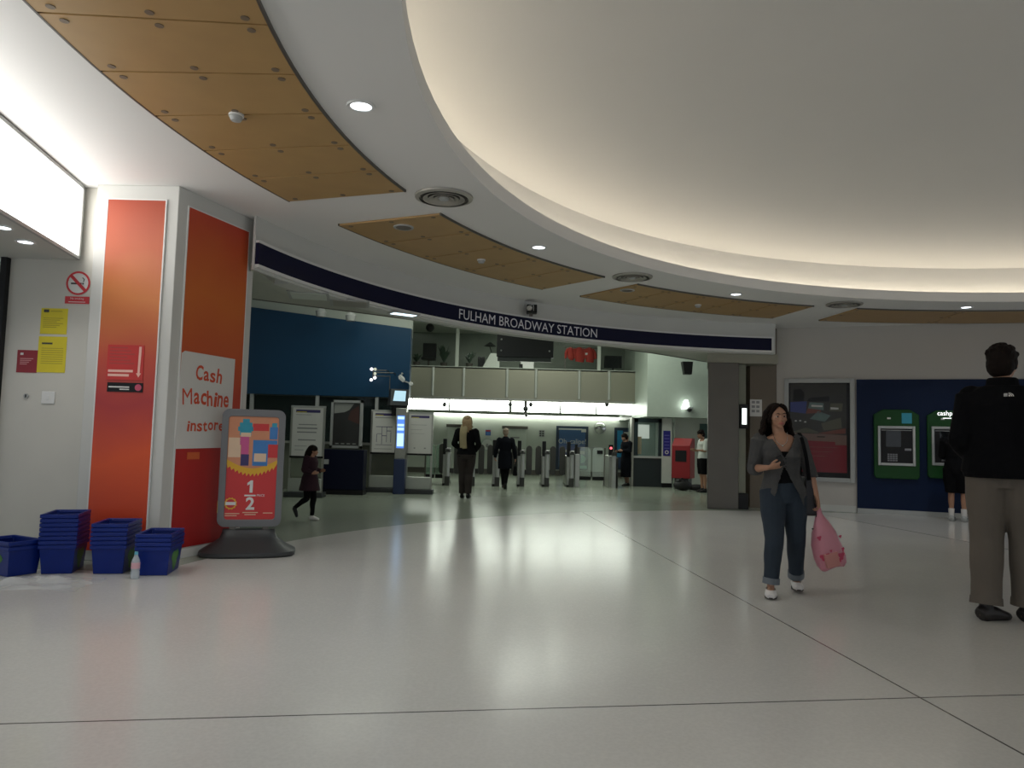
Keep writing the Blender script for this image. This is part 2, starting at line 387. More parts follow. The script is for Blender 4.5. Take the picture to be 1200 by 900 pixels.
# the black camera on the sign's top edge
p = at(622, 366, 12.9); t = thing('security_camera', 'black security camera on the top edge of the station sign', 'camera', (p.x, SC[1]+math.sqrt((SR-.1)**2-(p.x-SC[0])**2), 3.37))
G().box(-.03, .03, -.03, .03, -.03, .02).build('bracket', darksteel, t)
G().box(-.075, .10, -.10, .10, .02, .16).build('housing', black, t, .01)
G().cyl((-.03, 0, .09), .045, .10, .13, 16, axis='y').build('lens', chrome, t)
G().tube([(-.06, -.12, .05), (-.02, -.14, .12), (.03, -.13, .15), (.04, -.1, .05)], .006, 6, sub=4).build('cable', lgrey, t)

# ------------------------------------------------------------------ left: pillar, shop, notices
PB = Vector((-3.29, 7.17, 0)); PC = Vector((-2.93, 8.30, 0)); PA = Vector((-4.10, 7.19, 0))
struct(G().prism_xy([(PA.x, PA.y), (PB.x, PB.y), (PC.x, PC.y), (-4.1, 8.9)], 0, CZ).build('wall_pillar', wallw, bevel=.006))
def plane_hit(x, y, P, n):
    d = ray(x, y); o = Vector((0, 0, HC)); return o+d*((P-o).dot(n)/d.dot(n))
# front face
def LF(x, y): p = at(x, y, 7.165); return p.x-PB.x, p.z
e1 = (PC-PB).normalized(); rzR = math.atan2(e1.y, e1.x); nR = Vector((e1.y, -e1.x, 0))
def RF(x, y): p = plane_hit(x, y, PB, nR); return (p-PB).dot(e1), p.z
x0, z1 = LF(128, 234); x1, _ = LF(195, 236)
o1 = [(0, (.55, .04, .012)), (.25, (.72, .09, .02)), (.42, (.42, .04, .04)), (.52, (.52, .07, .04)), (.72, (.60, .19, .045)), (.85, (.50, .095, .022)), (1, (.38, .05, .015))]
t = thing('advert_panel', 'tall narrow orange advert panel on the camera-facing side of the pillar', 'panel', (PB.x, 7.165, .10), 0, 'orange pillar panels')
G().box(x0, x1, -.012, .012, 0, z1-.1).build('print', ramp_mat('orange_print', 2, o1, lo=0, hi=z1-.1), t)
G().box(x0-.012, x0, -.014, .012, 0, z1-.1).box(x1, x1+.012, -.014, .012, 0, z1-.1).box(x0-.012, x1+.012, -.014, .012, z1-.1, z1-.088).build('edge_frame', white, t)
x0, z1 = RF(221, 244); x1, z2 = RF(291, 271); z1 = (z1+z2)/2
o2 = [(0, (.40, .012, .012)), (.3, (.45, .015, .012)), (.5, (.52, .06, .014)), (.75, (.60, .14, .02)), (.9, (.55, .09, .02)), (1, (.52, .05, .02))]
t = thing('advert_panel', 'tall wide red and orange advert panel on the right side of the pillar', 'panel', (PB.x, PB.y, .10), rzR, 'orange pillar panels')
G().box(x0, x1, -.012, .012, 0, z1-.1).build('print', ramp_mat('red_orange_print', 2, o2, lo=0, hi=z1-.1), t)
G().box(x0-.012, x0, -.014, .012, 0, z1-.1).box(x1, x1+.012, -.014, .012, 0, z1-.1).box(x0-.012, x1+.012, -.014, .012, z1-.1, z1-.088).build('edge_frame', white, t)
struct(G().box(0, 1.19, -.02, .01, 0, .085).build('baseboard_pillar', white)); bpy.data.objects['baseboard_pillar'].location = PB; bpy.data.objects['baseboard_pillar'].rotation_euler = (0, 0, rzR)
# notices on the narrow panel
a = LF(128, 404); b = LF(168, 446)
g = G().box(a[0], b[0], -.018, -.013, b[1], a[1])
w_ = b[0]-a[0]; h_ = a[1]-b[1]
for i in range(6): g.rect(a[0]+.06*w_, a[0]+(.55+.1*(i % 3))*w_, a[1]-.10*h_-i*.09*h_, a[1]-.06*h_-i*.09*h_, -.0185, 1)
for i in range(2): g.rect(a[0]+.04*w_, a[0]+(.72-.1*i)*w_, b[1]+.22*h_-i*.12*h_, b[1]+.29*h_-i*.12*h_, -.0185, 2)
g.flat([(a[0]+.86*w_, a[1]-.04*h_), (a[0]+.93*w_, a[1]-.04*h_), (a[0]+.91*w_, b[1]+.2*h_), (a[0]+.95*w_, b[1]+.2*h_), (a[0]+.88*w_, b[1]+.08*h_), (a[0]+.81*w_, b[1]+.2*h_), (a[0]+.85*w_, b[1]+.2*h_)], -.0185, 2)
o = g.build('notice', [red, mat('faint_red_ink', (.42, .05, .04), .5), mat('pink_ink', (.85, .5, .42), .5)]); o.location = (PB.x, 7.165, 0)
tag(o, 'red notice with a white downward arrow on the narrow orange panel', 'notice')
a = LF(127, 448); b = LF(168, 460)
w_ = b[0]-a[0]; h_ = a[1]-b[1]
g = G().box(a[0], b[0], -.018, -.013, b[1], a[1]).rect(a[0]+.04*w_, a[0]+.62*w_, b[1]+.45*h_, b[1]+.6*h_, -.0185, 1).rect(a[0]+.35*w_, a[0]+.62*w_, b[1]+.22*h_, b[1]+.34*h_, -.0185, 1)
g.flat([(a[0]+.87*w_+.36*h_*math.cos(R(k*24)), b[1]+.5*h_+.36*h_*math.sin(R(k*24))) for k in range(15)], -.0185, 2)
o = g.build('sticker', [black, paper, mat('magenta_ink', (.55, .08, .15), .5)]); o.location = (PB.x, 7.165, 0)
tag(o, 'black strip sticker with a pink roundel below the red notice on the orange panel', 'sticker')
# handwritten sign
c0 = RF(211, 411); c1 = RF(274, 421); c3 = RF(203, 526); c2 = (c1[0]-.012, c3[1]+.01)
t = thing('handwritten_sign', 'white handwritten cash machine sign taped to the right side of the pillar', 'sign', (PB.x, PB.y, c3[1]), rzR)
z0 = c3[1]
pts = [(c3[0], 0), (c2[0], c2[1]-z0), (c1[0], c1[1]-z0), (c0[0]+.05, c0[1]-z0+.005), (c0[0]+.01, c0[1]-z0-.02)]
G().prism_xz(pts, -.018, -.014).build('card', paper, t)
orng = mat('orange_marker', (.62, .07, .02), .6)
g = G()
def hand(txt, px, py, ph, wide):
    (xx, zz) = RF(px, py); n = len(txt); (xe, _) = RF(px+wide, py)
    step = (xe-xx)/n; hz = ph/880*7.5
    adv = xx
    wt = {'M': 1.6, 'C': 1.25, 'i': .55, 't': .8, 'r': .8}
    tot = sum(wt.get(ch, 1) for ch in txt)
    for ch in txt:
        k = wt.get(ch, 1)*(xe-xx)/tot
        v, f, w, cap = text_geo(ch, .0 if ch == 'M' else .022); s_ = hz/cap*random.uniform(.95, 1.08); ang = R(random.uniform(-7, 7)); dz = random.uniform(-.012, .012)
        sx = min(k*.86/w, s_*1.4)
        g.add([(adv+(p[0]*sx)*math.cos(ang)-p[1]*s_*math.sin(ang), -.0188, zz-z0+dz+p[0]*sx*math.sin(ang)+p[1]*s_*math.cos(ang)) for p in v], f)
        adv += k
for args in (('Cash', 227, 444, 17, 32), ('Machine', 212, 473, 19, 55), ('instore', 217, 504, 13, 44)):
    g = G(); hand(*args); g.build('lettering', orng, t.children[0], smooth=False)
a = RF(218, 530); b = RF(232, 538)
o = G().box(a[0], b[0], -.017, -.013, b[1], a[1]).build('sticker', mat('orange_label', (.62, .12, .03), .4)); o.location = PB; o.rotation_euler = (0, 0, rzR)
tag(o, 'small orange label just below the handwritten white sign', 'sticker')

# shop front at the far left
struct(G().box(-5.0, -4.10, 7.30, 7.5, 0, CZ).build('wall_left', wallbeige))
struct(G().cyl((-4.08, 7.27, 0), .045, 0, CZ, 20).build('trim_1', wallw))
struct(G().box(-5.0, -4.16, 7.28, 7.31, 0, .10).build('baseboard_left', lgrey))
struct(G().prism_xy([(-9, 2.4), (-3.72, 2.4), (-4.56, 7.25), (-4.56, 7.3), (-9, 7.3)], 2.89, 3.0).build('ceiling_shop', wallw))
struct(G().box(-9.5, -5.1, 9.5, 9.7, 0, 3.6).build('wall_shop', hallw))
t = thing('door_1', '', 'door', (-4.995, 7.27, 0)); struct(t); del t['label']; del t['category']
G().box(-.03, .03, -.03, .03, 0, 2.9).build('door_frame', black, t)
G().box(-1.1, -.03, -.006, .006, .05, 2.85).build('door_pane', gglass, t)
G().box(-1.1, -.03, -.02, .02, 0, .06).build('bottom_rail', steel, t)
# illuminated sign box: from the wall toward the viewer
dv = Vector((.18, -1, 0)).normalized(); P0 = Vector((-4.25, 7.24, 0)); P0z = 2.88
t = thing('lightbox_sign', 'big glowing white lightbox sign above the shop entrance at left', 'sign', (P0.x, P0.y, P0z), math.atan2(dv.y, dv.x))
LB = mat('lightbox_face', (1, 1, .98), .4, emit=LIGHTBOX, emitcol=(1, .99, .96), noise=0)
G().box(0, 4.8, -.30, -.03, 0, .73).build('housing', wallw, t)          # local +y points to the lobby
G().box(.03, 4.77, -.03, -.012, .03, .70).build('light_face', LB, t)
G().box(0, 4.8, -.03, .0, 0, .03).box(0, 4.8, -.03, 0, .70, .73).box(0, .03, -.03, 0, 0, .73).build('frame', lgrey, t)
for q, lb in (((30, 283), 'round soffit downlight under the glowing lightbox, nearer the pillar'), ((3, 266), 'round soffit downlight under the glowing lightbox at the left edge of the view')):
    p = onz(q[0], q[1], 2.88); t = thing('downlight', lb, 'light', (p.x, p.y, 2.879), group='recessed downlights')
    G().lathe([(.06, -.002), (.085, -.002), (.08, -.012), (.062, -.01)], n=24).build('trim_ring', white, t)
    G().lathe([(0, -.004), (.062, -.004), (.062, -.001)], n=24).build('lens', lensm, t)
    lamp('lamp', 'SPOT', (0, 0, -.03), 9, (1, .98, .95), t, .05, angle=120)
# notices on the left wall
WY = 7.30
def LW(x, y): p = at(x, y, WY); return p.x, p.z
cx, cz = LW(92, 332); rS = 14/880*7.3*1.02
t = thing('no_smoking_sign', 'round red ringed no smoking sign on the white wall left of the pillar', 'sign', (cx, WY, cz))
G().lathe([(0, .004), (rS, .004), (rS, 0)], n=36, axis='y').build('disc', white, t)
g = G().lathe([(rS*.84, .007), (rS, .007), (rS, .004), (rS*.84, .004)], n=36, axis='y')
k = .7071*rS*.88; wd = rS*.09
g.prism_xz([(-k-wd, k-wd), (-k+wd, k+wd), (k+wd, -k+wd), (k-wd, -k-wd)], -.0068, -.004).build('red_ring', mat('sign_red', (.62, .04, .05), .4), t)
g = G().prism_xz([(-.6*rS, -.10*rS), (.28*rS, -.10*rS), (.28*rS, .04*rS), (-.6*rS, .04*rS)], -.006, -.004).prism_xz([(.34*rS, -.1*rS), (.46*rS, -.1*rS), (.46*rS, .04*rS), (.34*rS, .04*rS)], -.006, -.004)
g.prism_xz([(.4*rS, .1*rS), (.46*rS, .1*rS), (.52*rS, .35*rS), (.35*rS, .5*rS), (.3*rS, .45*rS), (.44*rS, .33*rS)], -.006, -.004).build('cigarette', ink, t)
g = G().box(-1.0*rS, 1.0*rS, -.006, 0, -1.72*rS, -1.12*rS)
g.text('No smoking', 0, -1.36*rS, .16*rS, -.0065, 1).rect(-.7*rS, .7*rS, -1.60*rS, -1.55*rS, -.0065, 1)
g.build('caption_plate', [mat('sign_red', (.6, .04, .05)), white], t)
def sheet(name, lb, cat, q0, q1, mm, lines, extra=None, skew=0):
    a = LW(*q0); b = LW(*q1); w_ = b[0]-a[0]; h_ = a[1]-b[1]
    g = G().prism_xz([(0, 0), (w_, 0), (w_+skew, h_), (skew, h_)], -.004, 0)
    for (u0, u1, v0, v1, mi) in lines: g.rect(u0*w_+skew*v0, u1*w_+skew*v0, v0*h_, v1*h_, -.0045, mi)
    o = g.build(name, mm); o.location = (a[0], WY, b[1]); return tag(o, lb, cat)
L1 = [(.1, .3, .84, .95, 1)]+[(.1, .85-.12*(i % 3), .6-i*.07, .63-i*.07, 2) for i in range(6)]+[(.35, .8, .87, .9, 2)]
yink = mat('ochre_ink', (.45, .36, .03), .6)
sheet('notice', 'upper yellow paper notice on the white wall below the no smoking sign', 'notice', (49, 361), (78, 392), [yellow, ink, yink], L1)
sheet('notice', 'lower yellow paper notice on the white wall, beside the dark red notice', 'notice', (46, 394), (76, 437), [yellow, ink, yink], [(.12, .5, .78, .83, 1)]+[(.12, .9, .66-i*.06, .68-i*.06, 2) for i in range(8)])
sheet('notice', 'small dark red notice on the white wall left of the yellow papers', 'notice', (21, 410), (43, 437), [dred, paper, mat('pale_red_ink', (.55, .25, .25), .5)], [(.15, .3, .78, .88, 1)]+[(.15, .8-.1*i, .6-i*.08, .64-i*.08, 2) for i in range(4)])
p = LW(57, 466); t = thing('light_switch', 'square white switch plate on the white wall below the yellow notices', 'switch', (p[0], WY, p[1]))
G().box(-.065, .065, -.012, 0, -.06, .06).build('plate', white, t, .004); G().box(-.012, .012, -.018, -.012, -.02, .02).build('rocker', white, t, .002)
p = LW(31, 464); t = thing('key_switch', 'small round key switch on the white wall left of the switch plate', 'switch', (p[0], WY, p[1]))
G().cyl((0, 0, 0), .024, 0, .012, 20, axis='y').build('rim', lgrey, t); G().box(-.006, .006, -.018, -.012, -.015, .015).build('keyhole', ink, t)

# baskets
bblue = mat('basket_blue', (.003, .020, .19), .35, spec=.3, noise=.1, scale=20)
lime = mat('basket_green_print', (.05, .20, .03), .5, noise=.35, scale=25)
def basket_proto():
    t = thing('shopping_basket', '', 'basket', (0, 0, 0), 0, 'blue shopping baskets')
    g = G(); W0, D0, W1, D1, Hh = .235, .37, .272, .43, .24
    b = (-W0/2, W0/2, -D0/2, D0/2); tp = (-W1/2, W1/2, -D1/2, D1/2)
    # open shell with thickness
    def ring(w, d, z): return [(-w/2, -d/2, z), (w/2, -d/2, z), (w/2, d/2, z), (-w/2, d/2, z)]
    vs = ring(W0, D0, 0)+ring(W1, D1, Hh)+ring(W1-.012, D1-.012, Hh)+ring(W0-.012, D0-.012, .008)
    f = [(3, 2, 1, 0), (12, 13, 14, 15)]
    for k in range(3):
        for i in range(4): f.append((k*4+i, k*4+(i+1) % 4, (k+1)*4+(i+1) % 4, (k+1)*4+i))
    g.add(vs, f); tub = g.build('tub', bblue, t, .004)
    g = G()
    vs = ring(W1-.004, D1-.004, Hh-.028)+ring(W1+.02, D1+.02, Hh-.028)+ring(W1+.02, D1+.02, Hh+.004)+ring(W1-.008, D1-.008, Hh+.004)
    f = []
    for k in range(4):
        for i in range(4): f.append((k*4+i, k*4+(i+1) % 4, ((k+1) % 4)*4+(i+1) % 4, ((k+1) % 4)*4+i))
    g.add(vs, f).build('rim', bblue, t, .005)
    for sg in (-1, 1):
        G().tube([(-.10, sg*(D1/2+.006), Hh-.01), (-.10, sg*(D1/2-.03), Hh-.015), (.10, sg*(D1/2-.03), Hh-.015), (.10, sg*(D1/2+.006), Hh-.01)], .007, 6).build('handle', bblue, t)
    for sg in (-1, 1):   # green leaf print on both long sides
        v = []
        for k in range(26):
            a = 2*math.pi*k/26; rr = .085*(1+.25*math.sin(3*a)+.1*math.sin(7*a))
            y = rr*1.15*math.cos(a); z = .115+rr*math.sin(a); z = min(max(z, .02), .20); x = W0/2+(W1-W0)/2*z/Hh+.002
            v.append((sg*x, y, z))
        G().add(v, [tuple(range(26))]).build('label', lime, tub, smooth=False)
    return t
proto = basket_proto(); usedp = [False]
def put_basket(loc, rz, label):
    if not usedp[0]:
        usedp[0] = True; proto.location = loc; proto.rotation_euler = (0, 0, rz); proto['label'] = label; return proto
    return dup(proto, loc, rz, label)
def ordl(k, n): return ['bottom', 'second from bottom', 'third from bottom', 'fourth from bottom', 'fifth from bottom', 'sixth from bottom', 'seventh from bottom', 'top'][k] if k < n-1 else 'topmost'
def stack(q, rz, n, where):
    p = flr(*q); p.y += .20; 
    for k in range(n): put_basket((p.x, p.y, .002+k*.037), rz+R(random.uniform(-.8, .8)), 'blue shopping basket, '+ordl(k, n)+' in the '+where)
p = flr(1, 675)
put_basket((p.x-.02, p.y+.14, .002), R(62), 'lower of two nested blue shopping baskets with green print at the left edge')
put_basket((p.x-.02, p.y+.14, .046), R(62), 'upper of two nested blue shopping baskets at the left edge')
stack((57, 673), R(17), 8, 'tallest basket stack')
stack((120, 673), R(11), 6, 'middle-height stack before the narrow orange panel')
stack((173, 675), R(10), 4, 'shortest basket stack at the pillar corner')
p = flr(158, 678); t = thing('water_bottle', 'small clear plastic water bottle with pink label before the shortest basket stack', 'bottle', (p.x, p.y, 0))
bot = mat('bottle_plastic', (.72, .78, .82), .12, alpha=.55, noise=0)
G().lathe([(0, .002), (.03, .0), (.034, .01), (.034, .055), (.031, .065), (.034, .075), (.034, .135), (.03, .155), (.016, .185), (.013, .20), (0, .20)], n=24).build('body', bot, t)
G().lathe([(.0348, .085), (.0348, .135)], n=24).build('label', mat('pink_label', (.70, .40, .45), .5), t)
G().lathe([(0, .222), (.014, .222), (.015, .198), (0, .198)], n=20).build('cap', mat('cap_blue', (.15, .50, .65), .4), t)
# crumpled clear plastic
film = mat('clear_film', (.85, .88, .88), .06, alpha=.38, noise=0)
g = G(); p = flr(38, 684); nx, ny = 26, 18; v = []; f = []
for j in range(ny+1):
    for i in range(nx+1):
        u = i/nx-.5; w_ = j/ny-.5
        k = max(0, 1-4.2*(u*u+w_*w_))
        zz = .004+k*(.05*abs(math.sin(9*u+5*w_))*abs(math.cos(7*w_-3*u))+.018*random.random())
        v.append((u*.95+.02*math.sin(9*w_), w_*.55+.03*math.sin(7*u), zz))
for j in range(ny):
    for i in range(nx): a = j*(nx+1)+i; f.append((a, a+1, a+nx+2, a+nx+1))
o = g.add(v, f).build('plastic_wrapping', film, ang=25); o.location = (p.x, p.y, 0)
tag(o, 'crumpled clear plastic wrapping on the floor in front of the baskets', 'plastic sheet')

# pavement sign
p = flr(291, 652); t = thing('pavement_sign', 'free-standing grey framed half price advert sign on a dark moulded base', 'sign', (p.x-.055, p.y+.14, 0), R(16))
def rrect(w, h, r, z0, n=6):
    out = []
    for cx, cz, a0 in ((w/2-r, z0+r, -90), (w/2-r, z0+h-r, 0), (-w/2+r, z0+h-r, 90), (-w/2+r, z0+r, 180)):
        for k in range(n+1): a = R(a0+90*k/n); out.append((cx+r*math.cos(a), cz+r*math.sin(a)))
    return out
# base: low moulded boat-shaped foot
g = G(); v = []; f = []; n = 40
levels = [(.45, .29, 0), (.47, .305, .02), (.465, .30, .05), (.40, .25, .085), (.33, .19, .13), (.28, .13, .17), (.26, .085, .22), (.255, .07, .255)]
for a, b, z in levels:
    for k in range(n):
        th = 2*math.pi*k/n; cs, sn = math.cos(th), math.sin(th); e = .6
        v.append((a*abs(cs)**e*(1 if cs >= 0 else -1), b*abs(sn)**e*(1 if sn >= 0 else -1), z))
for i in range(len(levels)-1):
    for k in range(n): f.append((i*n+k, i*n+(k+1) % n, (i+1)*n+(k+1) % n, (i+1)*n+k))
f += [tuple(range(n-1, -1, -1)), tuple(range((len(levels)-1)*n, len(levels)*n))]
G().add(v, f).build('base', dgrey, t)
G().box(-.19, -.13, -.045, .045, .24, .31).box(.13, .19, -.045, .045, .24, .31).build('hinge', darksteel, t, .005)
PW, PH, PZ = .62, 1.20, .28
fr = G(); o_ = rrect(PW, PH, .075, PZ); i_ = rrect(PW-.13, PH-.15, .03, PZ+.075); n = len(o_)
v = [(x, -.045, z) for x, z in o_]+[(x, .045, z) for x, z in o_]+[(x, -.05, z) for x, z in i_]+[(x, .05, z) for x, z in i_]
f = []
for k in range(n):
    j = (k+1) % n; f += [(k, j, j+n, k+n), (k, j, j+2*n, k+2*n), (k+n, j+n, j+3*n, k+3*n), (k+2*n, j+2*n, j+3*n, k+3*n)]
fr.add(v, f).build('frame', grey, t, .004)
pw, ph, pz = PW-.125, PH-.145, PZ+.0725
ye = mat('sun_yellow', (.75, .42, .03), .5); peach = mat('peach_print', (.62, .26, .14), .5); sky = mat('blue_print', (.05, .20, .50), .5); teal = mat('teal_print', (.03, .32, .45), .5); pinkp = mat('pink_print', (.60, .10, .28), .5)
pm = [mat('poster_red', (.58, .03, .03), .3), peach, ye, white, sky, teal, pinkp, purple, mat('cream_print', (.75, .55, .38), .5)]
g = G().box(-pw/2, pw/2, -.035, .035, pz, pz+ph)
X = lambda u: -pw/2+u*pw
Zf = lambda v_: pz+v_*ph
yy = -.0355
def PR(u0, u1, v0, v1, mi, k=1): g.rect(X(u0), X(u1), Zf(v0), Zf(v1), yy-.0006*k, mi)
# half disc of the picture area with a yellow sunburst border
top = [(X(0), Zf(1)), (X(0), Zf(.58))]+[(X(u/20), Zf(.58-.085*math.sin(math.pi*u/20))) for u in range(1, 20)]+[(X(1), Zf(.58)), (X(1), Zf(1))]
sun = [(X(0), Zf(.62)), (X(0), Zf(.55))]+[(X(u/40), Zf(.53-.085*math.sin(math.pi*u/40)-(.03 if u % 3 == 1 else (.012 if u % 3 == 2 else 0)))) for u in range(1, 40)]+[(X(1), Zf(.55)), (X(1), Zf(.62))]
g.flat(sun, yy-.0006, 2); g.flat(top, yy-.0012, 1)
PR(.02, .26, .60, .79, 8, 3); PR(.24, .42, .72, .80, 6, 3); PR(.27, .42, .54, .72, 6, 3); PR(.27, .43, .52, .63, 7, 4)
PR(.5, .98, .72, .77, 4, 3); PR(.5, .80, .52, .73, 4, 4); PR(.53, .77, .56, .64, 8, 5) ; PR(.8, 1, .60, .73, 0, 4)
for zz, ww in ((.84, .12), (.88, .16), (.92, .13), (.955, .07)): PR(.35-ww, .35+ww*.9, zz-.025, zz+.018, 5, 3)
PR(.25, .45, .80, .84, 8, 4); PR(.82, .98, .78, .90, 4, 3); PR(.86, .96, .90, .94, 5, 3); PR(.48, .8, .86, .93, 0, 3)
g.flat([(X(.5)-.012, Zf(.26)), (X(.5)+.018, Zf(.26)), (X(.5)+.018, Zf(.26)+.125), (X(.5)-.004, Zf(.26)+.125), (X(.5)-.036, Zf(.26)+.098), (X(.5)-.036, Zf(.26)+.072), (X(.5)-.012, Zf(.26)+.086)], yy-.002, 3); g.text('2', X(.5), Zf(.10), .12, yy-.002, 3, bold=.03)
PR(.38, .60, .225, .24, 3, 3); g.text('PRICE', X(.70), Zf(.223), .024, yy-.002, 3, sx=.9)
g.flat([(X(.12)+.055*(1+.15*(k % 2))*math.cos(R(k*15)), Zf(.155)+.055*(1+.15*(k % 2))*math.sin(R(k*15))) for k in range(24)], yy-.0015, 2)
g.flat([(X(.12)+.045*math.cos(R(k*20)), Zf(.155)+.045*math.sin(R(k*20))) for k in range(18)], yy-.002, 0); PR(.02, .22, .14, .17, 3, 5)
for a, b, c in ((.02, .3, .055), (.02, .25, .035), (.36, .66, .065), (.40, .62, .045), (.76, .95, .06)): PR(a, b, c, c+.008, 8, 3)
g.build('poster', pm, t)
G().box(-PW/2-.004, -PW/2+.012, -.03, .03, .42, .54).build('clip', yellow, t)

# ------------------------------------------------------------------ right wall: poster, cash machines
wd = Vector((1, -.38, 0)).normalized(); WO = Vector((5.2, 15.2, 0)); rzW = math.atan2(wd.y, wd.x); nW = Vector((wd.y, -wd.x, 0))
def RW(x, y): p = plane_hit(x, y, WO, nW); return (p-WO).dot(wd), p.z
def wloc(s, z=0, off=0): p = WO+wd*s+nW*off; return (p.x, p.y, z)
o = struct(G().box(0, 11, 0, .3, 0, CZ).build('wall_right', walldim)); o.location = WO; o.rotation_euler = (0, 0, rzW)
sB0, zb1 = RW(1003.5, 445); _, zb0 = RW(1005, 598)
o = struct(G().box(.0, sB0-.01, -.02, 0, 0, .12).build('baseboard_right', wallw)); o.location = WO; o.rotation_euler = (0, 0, rzW)
t = thing('bank_wall_panel', 'wide dark blue panel housing the cash machines on the white wall', 'panel', wloc(sB0, 0), rzW)
G().box(0, 4.6, -.05, 0, .09, zb1).build('panel', atmblue, t)
G().box(0, 4.6, -.06, 0, 0, .09).build('plinth', lgrey, t)
# film poster in its frame
a = RW(919, 444); b = RW(1002, 566)
t = thing('framed_poster', 'framed dark and red advert poster on the white wall behind the woman', 'poster', wloc(a[0], b[1]), rzW)
w_ = b[0]-a[0]; h_ = a[1]-b[1]
ex = .085
G().box(0, ex, -.06, 0, 0, h_).box(w_-ex, w_, -.06, 0, 0, h_).box(ex, w_-ex, -.06, 0, 0, ex).box(ex, w_-ex, -.06, 0, h_-ex, h_).build('frame', lgrey, t, .006)
G().box(ex, w_-ex, -.03, 0, ex, h_-ex).build('backing', black, t)
pmts = [mat('poster_dark', (.035, .032, .026), .35, noise=.5, scale=6), mat('poster_crimson', (.24, .006, .018), .4), mat('poster_blue', (.04, .06, .26), .4), mat('poster_tealgrey', (.13, .20, .19), .4, noise=.4, scale=8), mat('poster_rust', (.20, .05, .035), .4), mat('poster_tan', (.22, .13, .10), .4), paper, mat('poster_olive', (.11, .11, .07), .4), black]
g = G(); px0, px1, pz0, pz1 = ex+.03, w_-ex-.06, ex+.10, h_-ex-.02
XU = lambda u: px0+(px1-px0)*u
ZU = lambda u: pz0+(pz1-pz0)*u
g.box(px0, px1, -.034, -.03, pz0, pz1, 0)
def pq(pts, mi, k=1): g.flat([(XU(u), ZU(v_)) for u, v_ in pts], -.0345-.0006*k, mi)
pq([(0, 0), (1, 0), (1, .34), (0, .36)], 1); pq([(0, .36), (1, .34), (1, .42), (.6, .43), (0, .44)], 5)
pq([(0, .68), (.28, .66), (.30, .80), (0, .79)], 2, 2); pq([(.28, .66), (.55, .67), (.55, .74), (.34, .76)], 4, 2); pq([(.35, .60), (.62, .57), (.72, .64), (.5, .69)], 3, 2)
pq([(.32, .72), (.6, .70), (.6, .78), (.35, .79)], 3, 3); pq([(.38, .74), (.58, .735), (.58, .755), (.38, .76)], 6, 4); pq([(.70, .69), (.92, .69), (.94, .78), (.72, .78)], 7, 2); pq([(.72, .71), (.86, .71), (.86, .73), (.72, .735)], 6, 4)
pq([(.05, .80), (.24, .80), (.26, .90), (.18, .95), (.06, .93)], 8, 2); pq([(.1, .46), (.28, .50), (.5, .455), (.5, .44), (0, .445)], 7, 2); pq([(.55, .55), (.9, .62), (.92, .5), (.6, .47)], 7, 2); pq([(.5, .44), (.98, .50), (.98, .44), (.6, .43)], 4, 3); pq([(.3, .80), (.7, .80), (.7, .86), (.35, .84)], 8, 2)
for u, v_ in ((.10, .575), (.18, .578), (.27, .565)): pq([(u+.022*math.cos(R(k*40)), v_+.008*math.sin(R(k*40))) for k in range(9)], 6, 4)
pq([(.48, .392), (.62, .392), (.62, .404), (.48, .404)], 8, 3); pq([(.80, .31), (1, .31), (1, .35), (.80, .35)], 5, 3)
for k in range(3): pq([(.25, .28-k*.05), (.85-.1*k, .28-k*.05), (.85-.1*k, .283-k*.05), (.25, .283-k*.05)], 5, 3)
g.build('print', pmts, t)
G().box(ex, w_-ex, -.052, -.048, ex, h_-ex).build('glazing', mat('poster_glazing', (.02, .02, .02), .04, alpha=.08, noise=0), t)
# cash machines
agreen = mat('bank_green', (.007, .062, .011), .45, spec=.3, noise=.1)
def atm(q0, q1, lb):
    a = RW(*q0); b = RW(*q1); s0, z1 = a; s1, z0 = b; w = s1-s0; h = z1-z0
    t = thing('cash_machine', lb, 'cash machine', wloc(s0, z0, .05), rzW, 'cash machines in the blue panel')
    pts = [(0, .05), (.04, 0), (w-.04, 0), (w, .05), (w, h-.1), (w*.8, h), (w*.2, h), (0, h-.1)]
    G().prism_xz(pts, -.07, 0).build('surround', agreen, t, .012)
    zf0, zf1 = h*.19, h*.76
    G().box(.07, .115, -.10, -.06, zf0, zf1).box(w-.115, w-.07, -.10, -.06, zf0, zf1).box(.115, w-.115, -.10, -.06, zf0, zf0+.05).box(.115, w-.115, -.10, -.06, zf1-.05, zf1).build('bezel', silver, t, .006)
    G().box(.115, w-.115, -.075, -.068, zf0+.05, zf1-.05).build('fascia', black, t); fa = t.children[-1]; fa = [q for q in t.children if q.name.startswith('fascia')][0]
    G().box(w*.27, w*.60, -.08, -.074, zf0+h*.27, zf1-.09).build('screen', blackg, fa)
    g = G()
    for i in range(4):
        for j in range(4): g.box(w*.30+i*.045, w*.30+i*.045+.034, -.085, -.074, zf0+.08+j*.038, zf0+.08+j*.038+.028)
    g.build('keypad', mat('key_metal', (.22, .22, .23), .4, .6), fa)
    G().box(w*.68, w*.82, -.088, -.074, zf0+h*.22, zf0+h*.25).build('card_slot', mat('slot_grey', (.3, .3, .32), .4), fa)
    G().box(.13, w-.13, -.082, -.074, zf1-.085, zf1-.075).build('light_strip', lgrey, fa)
    g = G().rect(w*.30, w*.38, h*.86, h*.885, -.0715, 0).rect(w*.62, w*.84, h*.80, h*.95, -.0715, 1)
    g.build('label', [paper, teal], t)
    return t
atm((1023, 480), (1077, 562), 'left cash machine with green surround and empty approach in the blue panel')
atm((1085, 481), (1141, 562), 'right cash machine with green surround, used by the person in black shorts')
s, z = RW(1097, 487)
k_ = text_geo('cashpoint', .01)
